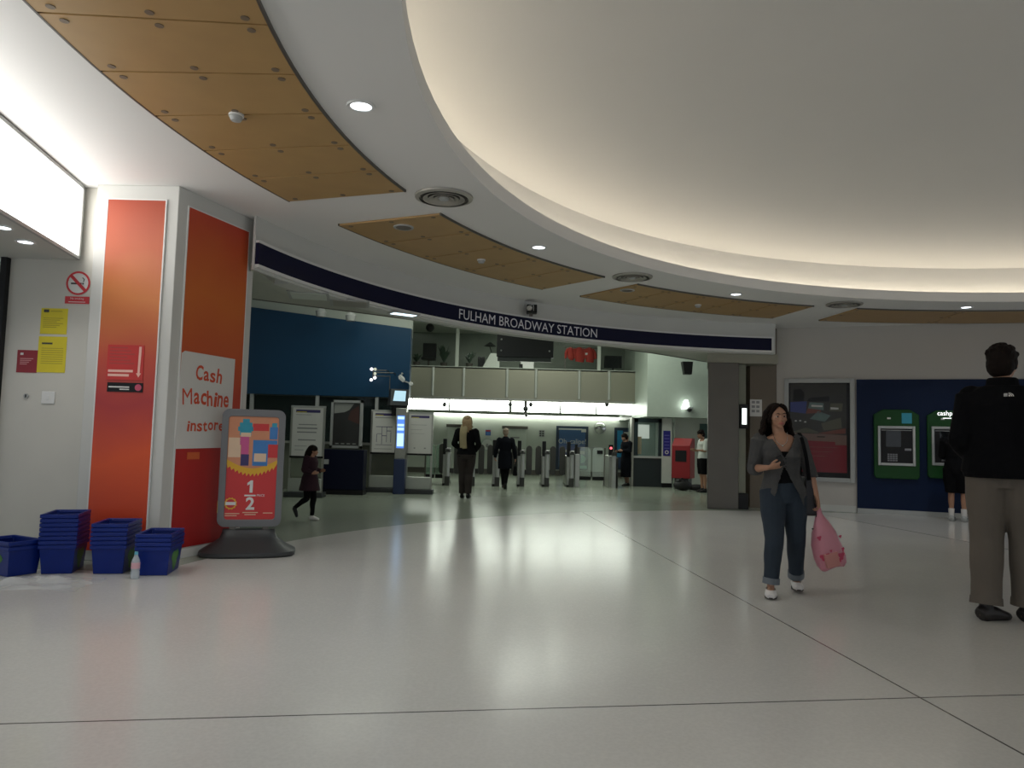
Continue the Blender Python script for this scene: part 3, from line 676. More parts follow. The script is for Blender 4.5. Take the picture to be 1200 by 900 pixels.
o = G().text('cashpoint', 0, 0, .085, -.012, 0, 'l', .01, .43/(k_[2]*.085/k_[3])).rect(.09, .42, -.06, -.045, -.012).build('cash_machine_sign', mat('lit_white', (.8, .8, .8), .4, emit=.7, emitcol=(1, 1, 1)), smooth=False)
o.location = wloc(s, z, .125); o.rotation_euler = (0, 0, rzW); tag(o, 'white cashpoint lettering above the right cash machine', 'sign')
# portal at the right end of the opening
pl0 = at(829.5, 500, 14.62); pl1 = at(829, 500, 15.5); pr0 = at(866, 500, 14.62)
struct(G().prism_xy([(pl0.x, 14.62), (pr0.x, 14.62), (pr0.x, 15.5), (pl1.x, 15.5)], 0, 2.84).build('wall_post', darksteel, bevel=.01))
struct(G().prism_xy([(pl0.x-.01, 14.64), (5.2, 14.64), (5.2, 16.0), (at(828, 500, 16).x, 16.0)], 2.84, 3.03).build('trim_2', mat('portal_soffit', (.30, .29, .23), .5)))
struct(G().box(4.42, 4.66, 14.92, 15.5, 0, 2.84).build('wall_recess', mat('recess_green', (.27, .28, .21), .5)))
struct(G().prism_xy([(at(879, 500, 15.12).x, 15.12), (at(910, 500, 15.12).x, 15.12), (at(910, 500, 15.12).x, 15.6), (4.66, 15.6)], 0, CZ).build('wall_column', brown))
o = G().box(4.44, 4.64, 14.66, 14.90, 0, .30).build('floor_box', black, bevel=.01); tag(o, 'small black floor box at the foot of the steel post', 'box')
p = at(871.5, 488, 14.9); t = thing('wall_light', 'slim black intercom with a bright lit chrome face beside the brown column', 'wall fitting', (p.x, 14.92, p.z))
G().box(-.09, .09, -.06, 0, -.24, .24).build('housing', black, t, .01); G().box(-.045, .045, -.068, -.06, -.16, .16).build('lit_face', mat('lit_face', (.8, .85, .8), .3, emit=1.0, emitcol=(.9, 1, .95)), t)
p = at(886, 478, 15.1); t = thing('notice_sign', 'small white notice with grey marks on the brown column behind the woman', 'notice', (p.x, 15.12, p.z))
g = G().box(-.12, .12, -.015, 0, -.17, .17)
for i in range(3):
    for j in range(2): g.rect(-.085+j*.09, -.02+j*.09, .09-i*.09, .14-i*.09, -.0155, 1)
g.build('plate', [paper, greyink], t)

# ------------------------------------------------------------------ ticket hall shell
hc = [(SC[0]+(SR+.28)*math.cos(R(a)), SC[1]+(SR+.28)*math.sin(R(a))) for a in range(86, 170, 3)]
struct(G().prism_xy(hc+[(-12, 8.4), (-12, 30), (12, 30), (12, 15.0)], 4.75, 4.85).build('ceiling_hall', hallw))
struct(G().box(-12, 9, 26.4, 26.6, 0, 4.8).build('wall_back', hallw))
struct(G().box(-12, 9, 26.36, 26.4, 0, .17).build('baseboard_back', darksteel))
struct(G().box(-12.2, -12, 9, 30, 0, 4.8).build('wall_hall_left', hallw))
# lowered soffit just inside the sign
bk = [tuple(onz(x_, y_, 3.03)[:2]) for x_, y_ in ((262, 346), (296, 350), (480, 374), (583, 390), (651, 398), (760, 413), (828, 424), (860, 430))]
fr_ = [(SC[0]+(SR+.27)*math.cos(R(a)), SC[1]+(SR+.27)*math.sin(R(a))) for a in [sign_ang(905, 405)+i*(sign_ang(345, 310)-sign_ang(905, 405))/30 for i in range(31)]]+[(SC[0]+(SR+.04)*math.cos(R(sign_ang(301, 295))), SC[1]+(SR+.04)*math.sin(R(sign_ang(301, 295))))]
sof = mat('soffit_grey', (.45, .46, .40), .45)
struct(G().prism_xy(bk+fr_, 3.03, 3.10).build('ceiling_soffit', sof))
g = G().tube([(x, y, 3.035) for x, y in bk[1:-1]], .018, 8, sub=4); struct(g.build('trim_3', darksteel))
# square light panels in the soffit
pan = mat('soffit_panel', (.62, .66, .60), .4)
for q, lb in (((362, 346), 'pale square soffit panel behind the left end of the station sign'), ((410, 355), 'dark square soffit vent behind the left part of the station sign')):
    p = onz(q[0], q[1], 3.03); t = thing('soffit_vent', lb, 'ceiling panel', (p.x, p.y, 3.03), R(12))
    G().box(-.26, .26, -.26, .26, -.012, 0).build('frame', lgrey, t); G().box(-.22, .22, -.22, .22, -.02, -.012).build('insert', pan if q[0] < 400 else ventm, t)
p = onz(473, 367, 3.03); t = thing('soffit_light', 'small lit blue-white soffit light above the blue wall', 'light', (p.x, p.y, 3.03), R(35))
G().box(-.22, .22, -.1, .1, -.02, 0).build('frame', lgrey, t); G().box(-.18, .18, -.07, .07, -.026, -.02).build('diffuser', mat('soffit_lit', (.7, .85, .95), .4, emit=1.2), t)
# ticket office: blue wall over dark glazing
a_ = at(296, 360, 17); b_ = at(480, 385, 17)
struct(G().prism_xz([(-9, 2.11), (-2.33, 2.11), (-2.33, b_.z), (a_.x, a_.z), (-9, a_.z+.4)], 17, 17.25).build('wall_blue', bluew))
struct(G().box(-9, -2.33, 17.15, 17.3, 3.5, 4.75).build('wall_office_top', hallw))
for q, lb in (((376, 366), 'left pale spotlight before the top of the blue wall'), ((411, 371), 'right pale spotlight before the top of the blue wall')):
    p = at(q[0], q[1], 16.4); t = thing('spotlight', lb, 'light', (p.x, 16.4, p.z), group='spotlights above the blue wall')
    G().lathe([(0, -.1), (.09, -.1), (.12, .02), (.05, .1), (0, .1)], n=16).build('head', lgrey, t); G().cyl((0, 0, 0), .015, .1, 4.75-p.z, 8).build('stem', lgrey, t)
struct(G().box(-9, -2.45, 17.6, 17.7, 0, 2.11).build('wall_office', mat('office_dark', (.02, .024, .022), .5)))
struct(G().box(-9, -2.40, 17.0, 17.25, 0, 1.02).build('wall_counter', mat('counter_olive', (.16, .17, .13), .5)))
o = G().box(-9, -2.38, 16.85, 17.3, 1.02, 1.07).build('counter_shelf', steel); tag(o, 'long pale ticket counter shelf behind the notice boards', 'counter')
for i, q in enumerate((294, 371, 441)):
    p = at(q, 490, 17.05); struct(G().box(p.x-.035, p.x+.035, 17.02, 17.1, 1.07, 2.11).build('window_%d' % (i+1), lgrey))
struct(G().box(-9, -2.4, 17.1, 17.115, 1.07, 2.11).build('window_4', mat('dark_window', (.02, .03, .03), .06, alpha=.6)))

# notice boards
def board(q, label, poster, lower, w=.60, ztop=1.80, zb=.86, base=True, rz=0, name='notice_board'):
    p = flr(*q); t = thing(name, label, 'notice board', (at(q[0], 540, p.y+.12).x, p.y+.12, 0), rz, 'standing notice boards')
    for sg in (-1, 1): G().box(sg*w/2-.02, sg*w/2+.02, -.02, .02, .05, ztop).build('post', steel, t)
    G().box(-w/2-.02, w/2+.02, -.025, .025, ztop-.03, ztop+.01).build('top_rail', lgrey, t)
    poster(t, w-.04, zb, ztop-.03)
    G().box(-w/2-.01, w/2+.01, -.03, .03, zb-.04, zb).build('bottom_rail', black, t)
    if lower == 'panel': G().box(-w/2+.02, w/2-.02, -.008, .008, .40, zb-.04).build('lower_panel', mat('frosted_panel', (.20, .22, .17), .3), t)
    G().box(-w/2, w/2, -.10, .10, .10, .36).build('base_box', mat('base_steel', (.42, .44, .40), .35, .3), t, .01)
    G().box(-w/2-.06, w/2+.06, -.16, .16, 0, .10).build('foot', dgrey, t, .01)
    return t
def paper_poster(hdr, rows, plan=False):
    def fn(t, w, z0, z1):
        g = G().box(-w/2, w/2, -.02, .012, z0, z1)
        h = z1-z0
        g.rect(-w*.40, w*.40, z1-h*.10, z1-h*.04, -.0206, 1).rect(-w*.38, -w*.05, z1-h*.095, z1-h*.08, -.0212, 2)
        for v_, u0, u1, th in rows: g.rect(-w/2+u0*w, -w/2+u1*w, z0+v_*h, z0+v_*h+th*h, -.0206, 3)
        if plan:
            for u0, u1, v0, v1 in ((.15, .85, .62, .635), (.40, .42, .20, .62), (.60, .62, .25, .62), (.18, .20, .25, .45), (.42, .60, .40, .415), (.62, .8, .52, .535), (.20, .40, .45, .46), (.15, .85, .18, .19), (.78, .8, .25, .5)):
                g.rect(-w/2+u0*w, -w/2+u1*w, z0+v0*h, z0+v1*h, -.0206, 1)
        g.build('poster', [paper, purple, yellow, greyink, ink], t)
    return fn
board((359, 583), 'leftmost standing notice board with four lines of print, behind the running girl', paper_poster(1, [(.64, .2, .8, .02), (.56, .16, .82, .03), (.48, .16, .8, .025), (.32, .2, .78, .025), (.85, .1, .6, .01), (.2, .1, .5, .01), (.12, .1, .4, .01)]), 'panel', .64, 1.78, .80)
board((449, 577), 'standing notice board with a line plan, left of the blue-screen kiosk', paper_poster(1, [(.84, .1, .85, .02), (.08, .1, .85, .01)], True), '', .56, 1.80, .87)
board((491, 579), 'rightmost standing notice board with a nearly blank sheet, beside the gates', paper_poster(1, [(.72, .1, .8, .008), (.12, .25, .32, .03), (.12, .7, .78, .03), (.6, .1, .6, .006), (.5, .1, .7, .006)]), '', .54, 1.76, .87)
# dark film poster above a navy cabinet
p = flr(404, 580); t = thing('poster_cabinet', 'navy cabinet carrying a tall dark poster in a silver frame', 'cabinet', (at(404.5, 540, p.y+.2).x, p.y+.2, 0))
G().box(-.46, .42, -.18, .18, .1, .93).build('cabinet', navyd, t, .008); G().box(-.47, .43, -.2, .2, 0, .1).build('plinth', black, t)
G().box(-.41, -.30, -.19, -.18, .62, .72).build('lock_plate', lgrey, t)
w, z0, z1 = .66, .96, 1.96
G().box(-w/2, -w/2+.05, -.05, .05, z0, z1).box(w/2-.05, w/2, -.05, .05, z0, z1).box(-w/2, w/2, -.05, .05, z0, z0+.05).box(-w/2, w/2, -.05, .05, z1-.05, z1).build('frame', silver, t)
g = G().box(-w/2+.05, w/2-.05, -.02, .02, z0+.05, z1-.05)
g.flat([(-.27, z1-.06), (.15, z1-.06), (.05, z1-.2), (-.05, z1-.25), (-.27, z1-.28)], -.0206, 1); g.flat([(.02, z0+.6), (.08, z1-.22), (.25, z1-.1), (.27, z0+.5)], -.0212, 2)
for k in range(4): g.rect(-.22+k*.12, -.15+k*.12, z0+.08, z0+.10, -.0206, 1)
g.build('poster', [mat('poster_black', (.03, .03, .03), .3), mat('poster_greysky', (.28, .29, .27), .4), mat('poster_shadowred', (.07, .03, .025), .4)], t)
# blue-screen kiosk
p = flr(470, 582); t = thing('information_kiosk', 'slim steel kiosk with a glowing blue screen between two notice boards', 'kiosk', (at(469.5, 530, p.y+.75).x, p.y+.75, 0))
G().box(-.115, .115, -.12, .12, .75, 1.84).build('screen_housing', steel, t, .01); G().box(-.12, .12, -.14, .14, 0, .75).build('body', mat('kiosk_blue', (.02, .035, .10), .4), t, .01)
scr = mat('screen_blue', (.10, .28, .85), .3, emit=.45, emitcol=(.12, .30, 1)); scl = mat('screen_pale', (.5, .75, 1), .3, emit=.6, emitcol=(.55, .8, 1))
g = G().box(-.08, .08, -.126, -.12, .98, 1.68)
for a_, b_ in ((1.60, 1.66), (1.45, 1.50), (1.36, 1.42), (1.02, 1.30)): g.rect(-.07, .07, a_, b_, -.127, 1)
g.build('screen', [scr, scl], t)
for q, lb in ((447, 'left yellow barrier post behind the line plan board'), (454, 'right yellow barrier post behind the line plan board')):
    p = flr(q, 572); t = thing('barrier_post', lb, 'post', (p.x, p.y, 0), group='yellow barrier posts')
    G().cyl((0, 0, 0), .04, 0, .85, 14).build('post', mat('post_yellow', (.55, .45, .02), .5), t); G().cyl((0, 0, 0), .09, 0, .03, 18).build('foot_plate', black, t)
# monitor, cameras, lights on the end of the blue wall
p = at(466, 465, 16.6); t = thing('hanging_monitor', 'tilted monitor with pale blue screen at the end of the blue wall', 'monitor', (p.x, 16.6, p.z), R(20))
G().frustum((-.20, .22, -.16, .14), (-.16, .24, -.05, .14), -.20, .17).build('housing', dgrey, t, .01)
sc_ = G(); sc_.add([(-.13, -.158, -.10), (.14, -.158, -.10), (.17, -.075, .13), (-.08, -.075, .13)], [(0, 1, 2, 3)]).build('screen', mat('monitor_screen', (.4, .6, .7), .3, emit=.4, emitcol=(.5, .75, .9)), t, smooth=False)
G().box(-.05, .05, .1, .42, .02, .10).build('bracket', darksteel, t)
G().box(-.1, .2, -.1, .1, -.42, -.20).build('lower_box', black, t)
p = at(437, 439, 16.7); t = thing('lamp_cluster', 'cluster of five small white lamps on a dark bracket before the blue wall', 'light', (p.x, 16.7, p.z))
G().tube([(0, .02, .13), (0, .02, -.13)], .012, 6).tube([(0, .02, .05), (.45, .02, .05), (.45, .3, .05)], .012, 6).tube([(0, .02, -.03), (.38, .02, -.03), (.38, .02, -.45)], .012, 6).tube([(.0, .02, .1), (.3, .02, .1), (.3, .3, .1)], .01, 6).build('bracket', darksteel, t)
lw = mat('small_lamp', (.9, .9, .95), .4, emit=1.6); lg2 = mat('small_lamp_dim', (.6, .62, .5), .4, emit=.35)
for x, z, mm in ((-.03, .12, lw), (.05, .12, lg2), (.05, .02, lg2), (.05, -.07, lw), (-.03, -.12, lw)): G().ball((x, -.02, z), .034, 10).build('lamp', mm, t)
p = at(470, 443, 16.7); t = thing('security_camera', 'white box security camera pointing down at the end of the blue wall', 'camera', (p.x, 16.75, p.z))
G().box(-.06, .06, -.16, .10, -.035, .045).build('housing', white, t, .008); [setattr(ch, 'rotation_euler', (R(20), R(35), R(25))) for ch in t.children]
G().tube([(0, .02, .03), (0, .02, .12), (0, .26, .12)], .012, 6).build('bracket', lgrey, t)
p = at(480, 449, 16.9); t = thing('security_camera', 'small pale security camera on an arm beside the tilted monitor', 'camera', (p.x, 16.9, p.z))
G().tube([(-.18, .1, .06), (0, 0, 0)], .016, 6).build('arm', lgrey, t); G().cyl((0.03, 0, -.01), .04, -.08, .06, 12, axis='y').build('housing', white, t)

# bridge fascia and offices above
struct(G().box(-3.4, 4.12, 23.0, 23.3, 2.44, 3.40).build('wall_bridge', mat('fascia_steel', (.36, .35, .275), .36, .7, noise=.08, scale=.8)))
struct(G().box(-3.4, 4.12, 23.0, 26.4, 3.36, 3.42).build('floor_bridge', hallw))
struct(G().box(-3.4, 4.12, 23.25, 26.4, 2.52, 2.6).build('ceiling_bridge', hallw))
struct(G().box(-3.4, 4.12, 22.96, 23.3, 2.40, 2.47).build('trim_4', steel))
for i, q in enumerate((507, 543, 594, 628, 679, 714)):  # pale strips added to imitate vertical light glows on the fascia
    p = at(q, 450, 22.98); struct(G().cyl((p.x, 23.0, 0), .05, 2.5, 3.38, 16).build('trim_%d' % (5+i), mat('glow_streak_strip', (.62, .64, .58), .25, .6)))
for i, q in enumerate((481, 536, 702, 755)):
    p = at(q, 410, 23.15); struct(G().box(p.x-.05, p.x+.05, 23.08, 23.16, 3.4, 4.75).build('window_%d' % (5+i), hallw))
struct(G().box(-3.3, 4.0, 23.11, 23.12, 3.42, 4.75).build('window_9', mat('office_glass', (.05, .06, .055), .05, alpha=.06)))
struct(G().box(-3.4, 4.12, 25.2, 25.3, 3.42, 4.75).build('wall_office_back', mat('office_back', (.30, .34, .29), .6, noise=.3, scale=1.2)))
# office things behind the bridge parapet
OY = 23.6
def of(q): p = at(q[0], q[1], OY); return (p.x, OY, 3.42)
gd = mat('leaf_dark', (.035, .07, .04), .6)
def plant(q, lb, h, s):
    x, y, z = of(q); t = thing('potted_plant', lb, 'plant', (x, y, z), group='plants in the bridge office')
    G().lathe([(0, 0), (.09, 0), (.12, .16), (.10, .16), (0, .14)], n=16).build('pot', darksteel, t)
    g = G()
    for k in range(22):
        a = random.uniform(0, 6.28); r = s*random.uniform(.5, 1); zz = h*random.uniform(.55, 1)
        b = Vector((r*math.cos(a), r*.6*math.sin(a), zz)); n_ = Vector((-math.sin(a), math.cos(a), 0))*.045
        m_ = Vector((b.x*.5, b.y*.5, .15+zz*.5)); g.add([(0, 0, .14), m_+n_, b, m_-n_], [(0, 1, 2, 3)])
    g.build('leaves', gd, t)
plant((550, 430), 'dark leafy plant behind the bridge parapet left of the white tent shape', .55, .24)
plant((488, 430), 'dark bushy plant at the left end of the bridge office', .45, .28)
plant((520, 430), 'tall dark plant in the middle of the left bridge office window', .75, .30)
x, y, z = of((577, 430)); o = G().prism_xz([(-.32, 0), (.22, 0), (.22, .42), (.10, .48), (-.06, .48)], -.1, .1).build('white_stand', mat('tent_white', (.62, .66, .60), .5)); o.location = (x, y-.1, z); tag(o, 'white tapered display stand behind the bridge parapet below the black screen', 'stand')
x, y, z = of((564, 430)); o = G().box(-.11, .11, -.05, .05, 0, .36).build('folder_box', black); o.location = (x, y-.1, z); tag(o, 'black box file beside the white stand in the bridge office', 'box')
x, y, z = of((618, 430)); t = thing('printer', 'small white office machine behind the parapet under the black screen', 'printer', (x, y, z))
G().box(-.22, .2, -.2, .2, 0, .3).build('body', white, t, .02); G().box(-.26, -.15, -.22, .2, 0, .16).build('tray', black, t)
rj = mat('red_fabric', (.38, .03, .02), .8)
x, y, z = of((675, 425)); t = thing('red_jacket', 'red jacket hanging behind the bridge parapet right of the black screen', 'jacket', (x, y, z+.28))
g = G()
for dx, k_ in ((-.18, .8), (.10, 1.1), (.42, 1.0)):
    g.tube([(dx, 0, .47), (dx, -.02, .36), (dx+.02, -.02, .16), (dx+.01, 0, .02+.1*(k_ < 1))], [(.06*k_, .05), (.13*k_, .08), (.14*k_, .09), (.12*k_, .08)], 14, sub=3, ref=(1, 0, 0))
    for sg in (-1, 1): g.tube([(dx+sg*.09*k_, -.01, .42), (dx+sg*.17*k_, -.03, .30), (dx+sg*.19*k_, -.05, .12)], [.05, .05, .035], 10, sub=3)
g.build('fabric', rj, t); G().box(-.35, .68, -.01, .01, .45, .48).box(-.36, -.33, -.015, .015, -.28, .48).box(.66, .69, -.015, .015, -.28, .48).build('hanger_rail', darksteel, t); G().box(.28, .45, -.09, -.08, .24, .3).build('patch', paper, t)
x, y, z = of((718, 430)); t = thing('desk_monitor', 'dark computer monitor at the right end of the bridge office', 'monitor', (x, y, z))
G().box(-.28, .28, -.04, .02, .12, .52).build('screen', blackg, t, .01); G().box(-.15, .15, -.1, .1, 0, .02).box(-.03, .03, -.02, .02, 0, .15).build('stand', black, t)
x, y, z = of((575, 400)); t = thing('desk_lamp', 'dark angled desk lamp behind the parapet left of the black screen', 'lamp', (x, y+.2, z))
G().tube([(0, 0, 0), (.05, 0, .5), (-.05, 0, .8)], .015, 6).build('arm', black, t); G().lathe([(.03, .12), (.2, 0), (.19, 0), (.02, .1)], (-.02, 0, .75), 16).build('shade', black, t); G().cyl((0, 0, 0), .1, 0, .03, 16).build('base', black, t)
x, y, z = of((500, 430)); t = thing('office_chair', 'dark office chair back behind the left bridge window', 'chair', (x, y+.7, z))
G().box(-.22, .22, -.03, .03, .35, .85).build('backrest', black, t, .02); G().box(-.22, .22, -.45, 0, .28, .36).build('seat', black, t, .02); G().cyl((0, -.2, 0), .03, .04, .28, 10).build('column', darksteel, t); G().cyl((0, -.2, 0), .25, 0, .04, 10).build('base', darksteel, t)
p = at(504, 384, 22.5); t = thing('security_camera', 'dark dome security camera hanging at the left above the bridge office', 'camera', (p.x, 22.5, 4.75))
G().cyl((0, 0, 0), .04, p.z-4.75+.06, 0, 10).build('stem', lgrey, t); G().ball((0, 0, p.z-4.75), .13, 14).build('dome', black, t)
p = at(806, 431, 20.4); t = thing('wall_speaker', 'small black loudspeaker high on the pale right wall', 'speaker', (p.x, 20.5, p.z))
G().frustum((-.1, .1, -.16, .05), (-.16, .12, -.2, .05), -.18, .16).build('cabinet', black, t); G().box(-.03, .03, .03, .11, -.04, .04).build('bracket', darksteel, t)
# the black next-train screen
a = at(583, 389, 18); b = at(650, 395, 17.6); t = thing('hanging_display', 'black hanging train display with four pale bolts below the station sign', 'display', (a.x, 18, 3.2), math.atan2(-.4, b.x-a.x)*.25)
w = b.x-a.x
G().box(0, w, -.08, .08, 0, .58).build('screen', mat('display_black', (.014, .015, .016), .4), t, .01)
G().box(.02, w*.96, -.03, .05, -.10, 0).build('lower_panel', mat('display_lower', (.05, .06, .055), .4), t)
for u in (.08, .93):
    G().box(u*w-.03, u*w+.03, -.02, .02, .58, 1.55).build('hanger', black, t)
    for zz in (.15, .42): G().ball((u*w, -.085, zz), .022, 8).build('bolt', lgrey, t)

# luminous strip under the bridge
lp = mat('strip_diffuser', (.95, 1, .95), .4, emit=HALL, emitcol=(.93, 1, .90), noise=0)
spans = [(477, 482.5), (484, 526), (528, 569.5), (571, 597), (600, 614.5), (617, 656), (658, 698), (700, 740), (742, 759), (761.5, 772)]
for i, (x0, x1) in enumerate(spans):
    yt = 467+(x0-477)*.011; a = at(x0, 470, 23.6); b = at(x1, 470, 23.6); t = thing('bridge_light', '%s glowing light box from the left under the steel bridge' % ['first', 'second', 'third', 'fourth', 'fifth', 'sixth', 'seventh', 'eighth', 'ninth', 'tenth'][i], 'light', (a.x, 23.6, 2.07), group='light boxes under the bridge')
    w = b.x-a.x
    G().box(0, w, -.04, .0, .02, .40).build('diffuser', lp, t, .008)
    G().box(0, w, -.05, .08, .40, .44).box(0, w, -.045, .08, 0, .02).box(0, w, 0, .08, .02, .40).build('housing', lgrey, t)
    G().box(0, w, -.05, -.04, .13, .145).build('bar', lgrey, t)
    G().tube([(w/2, .05, .44), (w/2, .05, .5)], .015, 6).build('hanger', lgrey, t)
for q, lb in ((521, 'small dark camera before the second light box'), (598, 'small dark camera in the gap before the fourth light box'), (622, 'small dark camera before the sixth light box'), (711, 'small dark camera before the eighth light box')):
    p = at(q, 473, 23.2); t = thing('security_camera', lb+' under the bridge', 'camera', (p.x, 23.2, 2.42), group='small cameras under the bridge')
    G().cyl((0, 0, 0), .015, p.z-2.42, 0, 8).build('stem', darksteel, t); G().ball((0, -.02, p.z-2.45), (.065, .09, .075), 10).build('housing', dgrey, t)
p = at(616, 476, 23.2); t = thing('hanging_sign', 'small dark hanging sensor between the light boxes and the gates', 'sensor', (p.x, 23.1, 2.42))
G().box(-.04, .04, -.03, .03, -.40, 0).build('arm', darksteel, t); G().ball((.0, -.02, -.25), .085, 10).build('head', dgrey, t); G().ball((.02, -.03, -.45), .05, 8).build('lower_head', dgrey, t)
# beam and wall-washer along the back wall
struct(G().box(-4, 3.7, 25.6, 25.8, 2.06, 2.40).build('trim_11', hallw))
a = at(508, 487, 26.2); b = at(745, 488, 26.2)
o = G().box(a.x, b.x, 26.25, 26.33, 2.02, 2.08).build('wall_washer', mat('washer_tube', (1, 1, .95), .4, emit=HALLCOVE, emitcol=(.95, 1, .90), noise=0)); tag(o, 'thin bright strip light along the top of the far white wall', 'light')

# far wall doors and posters
BY = 26.36
def BW(x, y): p = at(x, y, BY); return p.x, p.z
for i, (x0, x1, yt) in enumerate(((525, 549, 497), (590, 617, 499))):
    a = BW(x0, yt); b = BW(x1, yt); t = thing('door_%d' % (i+2), '', 'door', (a[0], BY, .17)); del t['label']; del t['category']; struct(t)
    w = b[0]-a[0]; h = a[1]-.17
    G().box(0, w, -.03, 0, 0, h-.1).build('door_leaf', mat('door_white', (.66, .70, .64), .45), t); G().box(-.05, w+.05, -.07, 0, h-.1, h).build('door_header', darksteel, t)
    G().box(w*.3, w*.7, -.035, -.03, h*.72, h*.75).build('door_sign', greyink, t); G().box(w*.9, w*.95, -.06, -.03, h*.4, h*.5).build('door_handle', steel, t)
def wallposter(q0, q1, lb, fn):
    a = BW(*q0); b = BW(*q1); w = b[0]-a[0]; h = a[1]-b[1]
    t = thing('wall_poster', lb, 'poster', (a[0], BY, b[1]))
    G().box(0, w, -.04, 0, 0, h).build('frame', mat('poster_frame_blue', (.03, .05, .09), .4), t)
    fn(t, w, h)
def f1(t, w, h):
    g = G().box(.1, w-.1, -.046, -.04, .1, h-.07); yy = -.0466
    g.rect(.08, w*.80, h-.13, h-.08, yy, 1).rect(w*.78, w*.93, h-.2, h-.09, yy-.0005, 1)
    g.text('Oh, calipe!', w/2, h*.60, .17, yy, 1, sx=.92); g.rect(.15, w*.4, h*.40, h*.46, yy, 2).rect(w*.5, w*.9, h*.36, h*.44, yy, 2); g.flat([(w*.78, h*.15), (w*.9, h*.18), (w*.94, h*.25), (w*.9, h*.32), (w*.78, h*.35)], yy, 3).rect(w*.76, w*.97, h*.0+.05, h*.07+.05, yy, 3)
    g.build('print', [ramp_mat('blue_purple_print', 2, [(0, (.03, .14, .18)), (.45, (.22, .22, .42)), (.6, (.08, .16, .36)), (1, (.04, .11, .24))], lo=0, hi=h, nstr=.05), paper, mat('pale_print', (.6, .6, .62), .5), mat('mint_print', (.35, .65, .55), .5)], t)
wallposter((652, 499), (688.5, 551), 'blue poster with white slogan on the far wall behind the gates', f1)
def f2(t, w, h):
    g = G().box(.08, w-.08, -.046, -.04, .08, h-.08); yy = -.0466
    g.rect(.1, w*.32, h*.3, h-.1, yy, 1).rect(w*.36, w*.9, h*.82, h*.9, yy, 2).rect(w*.36, w*.9, h*.4, h*.78, yy, 3).rect(w*.5, w*.8, h*.3, h*.45, yy-.0005, 2)
    g.build('print', [mat('poster_navy2', (.04, .07, .14), .4), mat('cyan_print', (.04, .35, .65), .4), paper, mat('salmon_print', (.55, .22, .14), .5)], t)
wallposter((720, 501), (750, 551), 'colourful poster on the far wall behind the dark figure at the gates', f2)
x, z = BW(703, 501.5); t = thing('convex_mirror', 'round convex mirror high on the far wall between two posters', 'mirror', (x, BY, z))
G().lathe([(0, .10), (.08, .09), (.15, .06), (.20, .02), (.20, 0), (0, 0)], n=28, axis='y').build('mirror_bowl', chrome, t); G().lathe([(.19, .03), (.215, .03), (.215, 0), (.19, 0)], n=28, axis='y').build('rim', lgrey, t)
x, z = BW(571, 521); t = thing('round_sign', 'large round pale panel on the far wall between the white doors', 'sign', (x, BY, z))
G().lathe([(0, .03), (.22, .03), (.23, 0)], n=32, axis='y').build('disc', white, t); G().lathe([(.18, .036), (.23, .036), (.23, .03), (.18, .03)], n=32, axis='y').build('rim', mat('rim_pale', (.5, .54, .5), .4), t); G().ball((0, -.03, -.03), (.05, .02, .07), 10).build('boss', greyink, t)
x, z = BW(572, 507); o = G().box(-.09, .09, -.02, 0, -.10, .10, 0).rect(-.08, .08, .04, .09, -.021, 1).rect(-.06, .06, -.08, .02, -.021, 2).build('small_sign', [mat('sign_blue', (.04, .1, .4), .4), red, mat('sign_midblue', (.1, .25, .6), .4)]); o.location = (x, BY, z); tag(o, 'tiny red and blue sign above the round pale panel on the far wall', 'sign')
x, z = BW(635, 508); g = G().box(-.10, .10, -.02, 0, -.12, .12, 0)
for i in range(3):
    for j in range(2): g.rect(-.08+j*.09, -.02+j*.09, -.1+i*.075, -.05+i*.075, -.021, 1)
o = g.build('small_sign', [lgrey, ink]); o.location = (x, BY, z); tag(o, 'small grey sign with dark marks on the far wall left of the blue poster', 'sign')

# ticket gates
gbody = mat('gate_steel', (.34, .35, .32), .35, .6); gdark = mat('gate_dark', (.035, .036, .032), .4)
def gate_proto():
    t = thing('ticket_gate', '', 'ticket gate', (0, 0, 0), 0, 'ticket gates across the hall')
    G().box(-.13, -.02, .05, 1.5, .05, .82).build('console', gbody, t, .01)
    G().box(-.13, -.02, .03, 1.5, 0, .05).build('plinth', black, t)
    G().cyl((0, 0, 0), .058, .22, .88, 18).build('front_post', silver, t)
    G().box(-.062, .062, -.07, .06, 0, .24).build('post_foot', gdark, t, .006)
    G().prism_yz([(-.09, .86), (.10, .86), (.10, .97), (-.03, .95), (-.09, .90)], -.065, .065).build('card_reader', gdark, t, .006); rd = [q for q in t.children if q.name.startswith('card_reader')][0]
    G().lathe([(0, .012), (.04, .01), (.04, 0)], (0, -.06, .935), 16).build('reader_disc', lgrey, rd)
    G().box(-.135, -.035, .02, .12, .80, 1.2).build('status_display', black, t, .012)
    for sg in (-1, 1):
        pts = []
        for k in range(9): a = R(180*k/8); pts.append((.08*math.cos(a), .98+.09*math.sin(a)))
        for k in range(9): a = R(180+180*k/8); pts.append((.08*math.cos(a), .36+.09*math.sin(a)))
        cx = .19 if sg > 0 else -.21
        g = G().prism_xz([(x+cx, z) for x, z in pts], .66, .70)
        g.build('paddle', mat('paddle_dark', (.04, .04, .033), .35), t, .008)
    G().box(-.16, .12, .60, .76, .30, .42).build('paddle_hub', gdark, t)
    return t
gp = gate_proto()
gx = [(523.7, 569), (553.3, 569.5), (582.2, 570), (611.5, 570.3), (640.5, 570.5), (669.5, 571)]
gl = ['ticket gate at the left end of the row', 'ticket gate just right of the blonde woman', 'ticket gate partly hidden by the person in a dark coat', 'ticket gate right of the person in a dark coat', 'ticket gate second from the glass barrier', 'ticket gate next to the wide glass barrier']
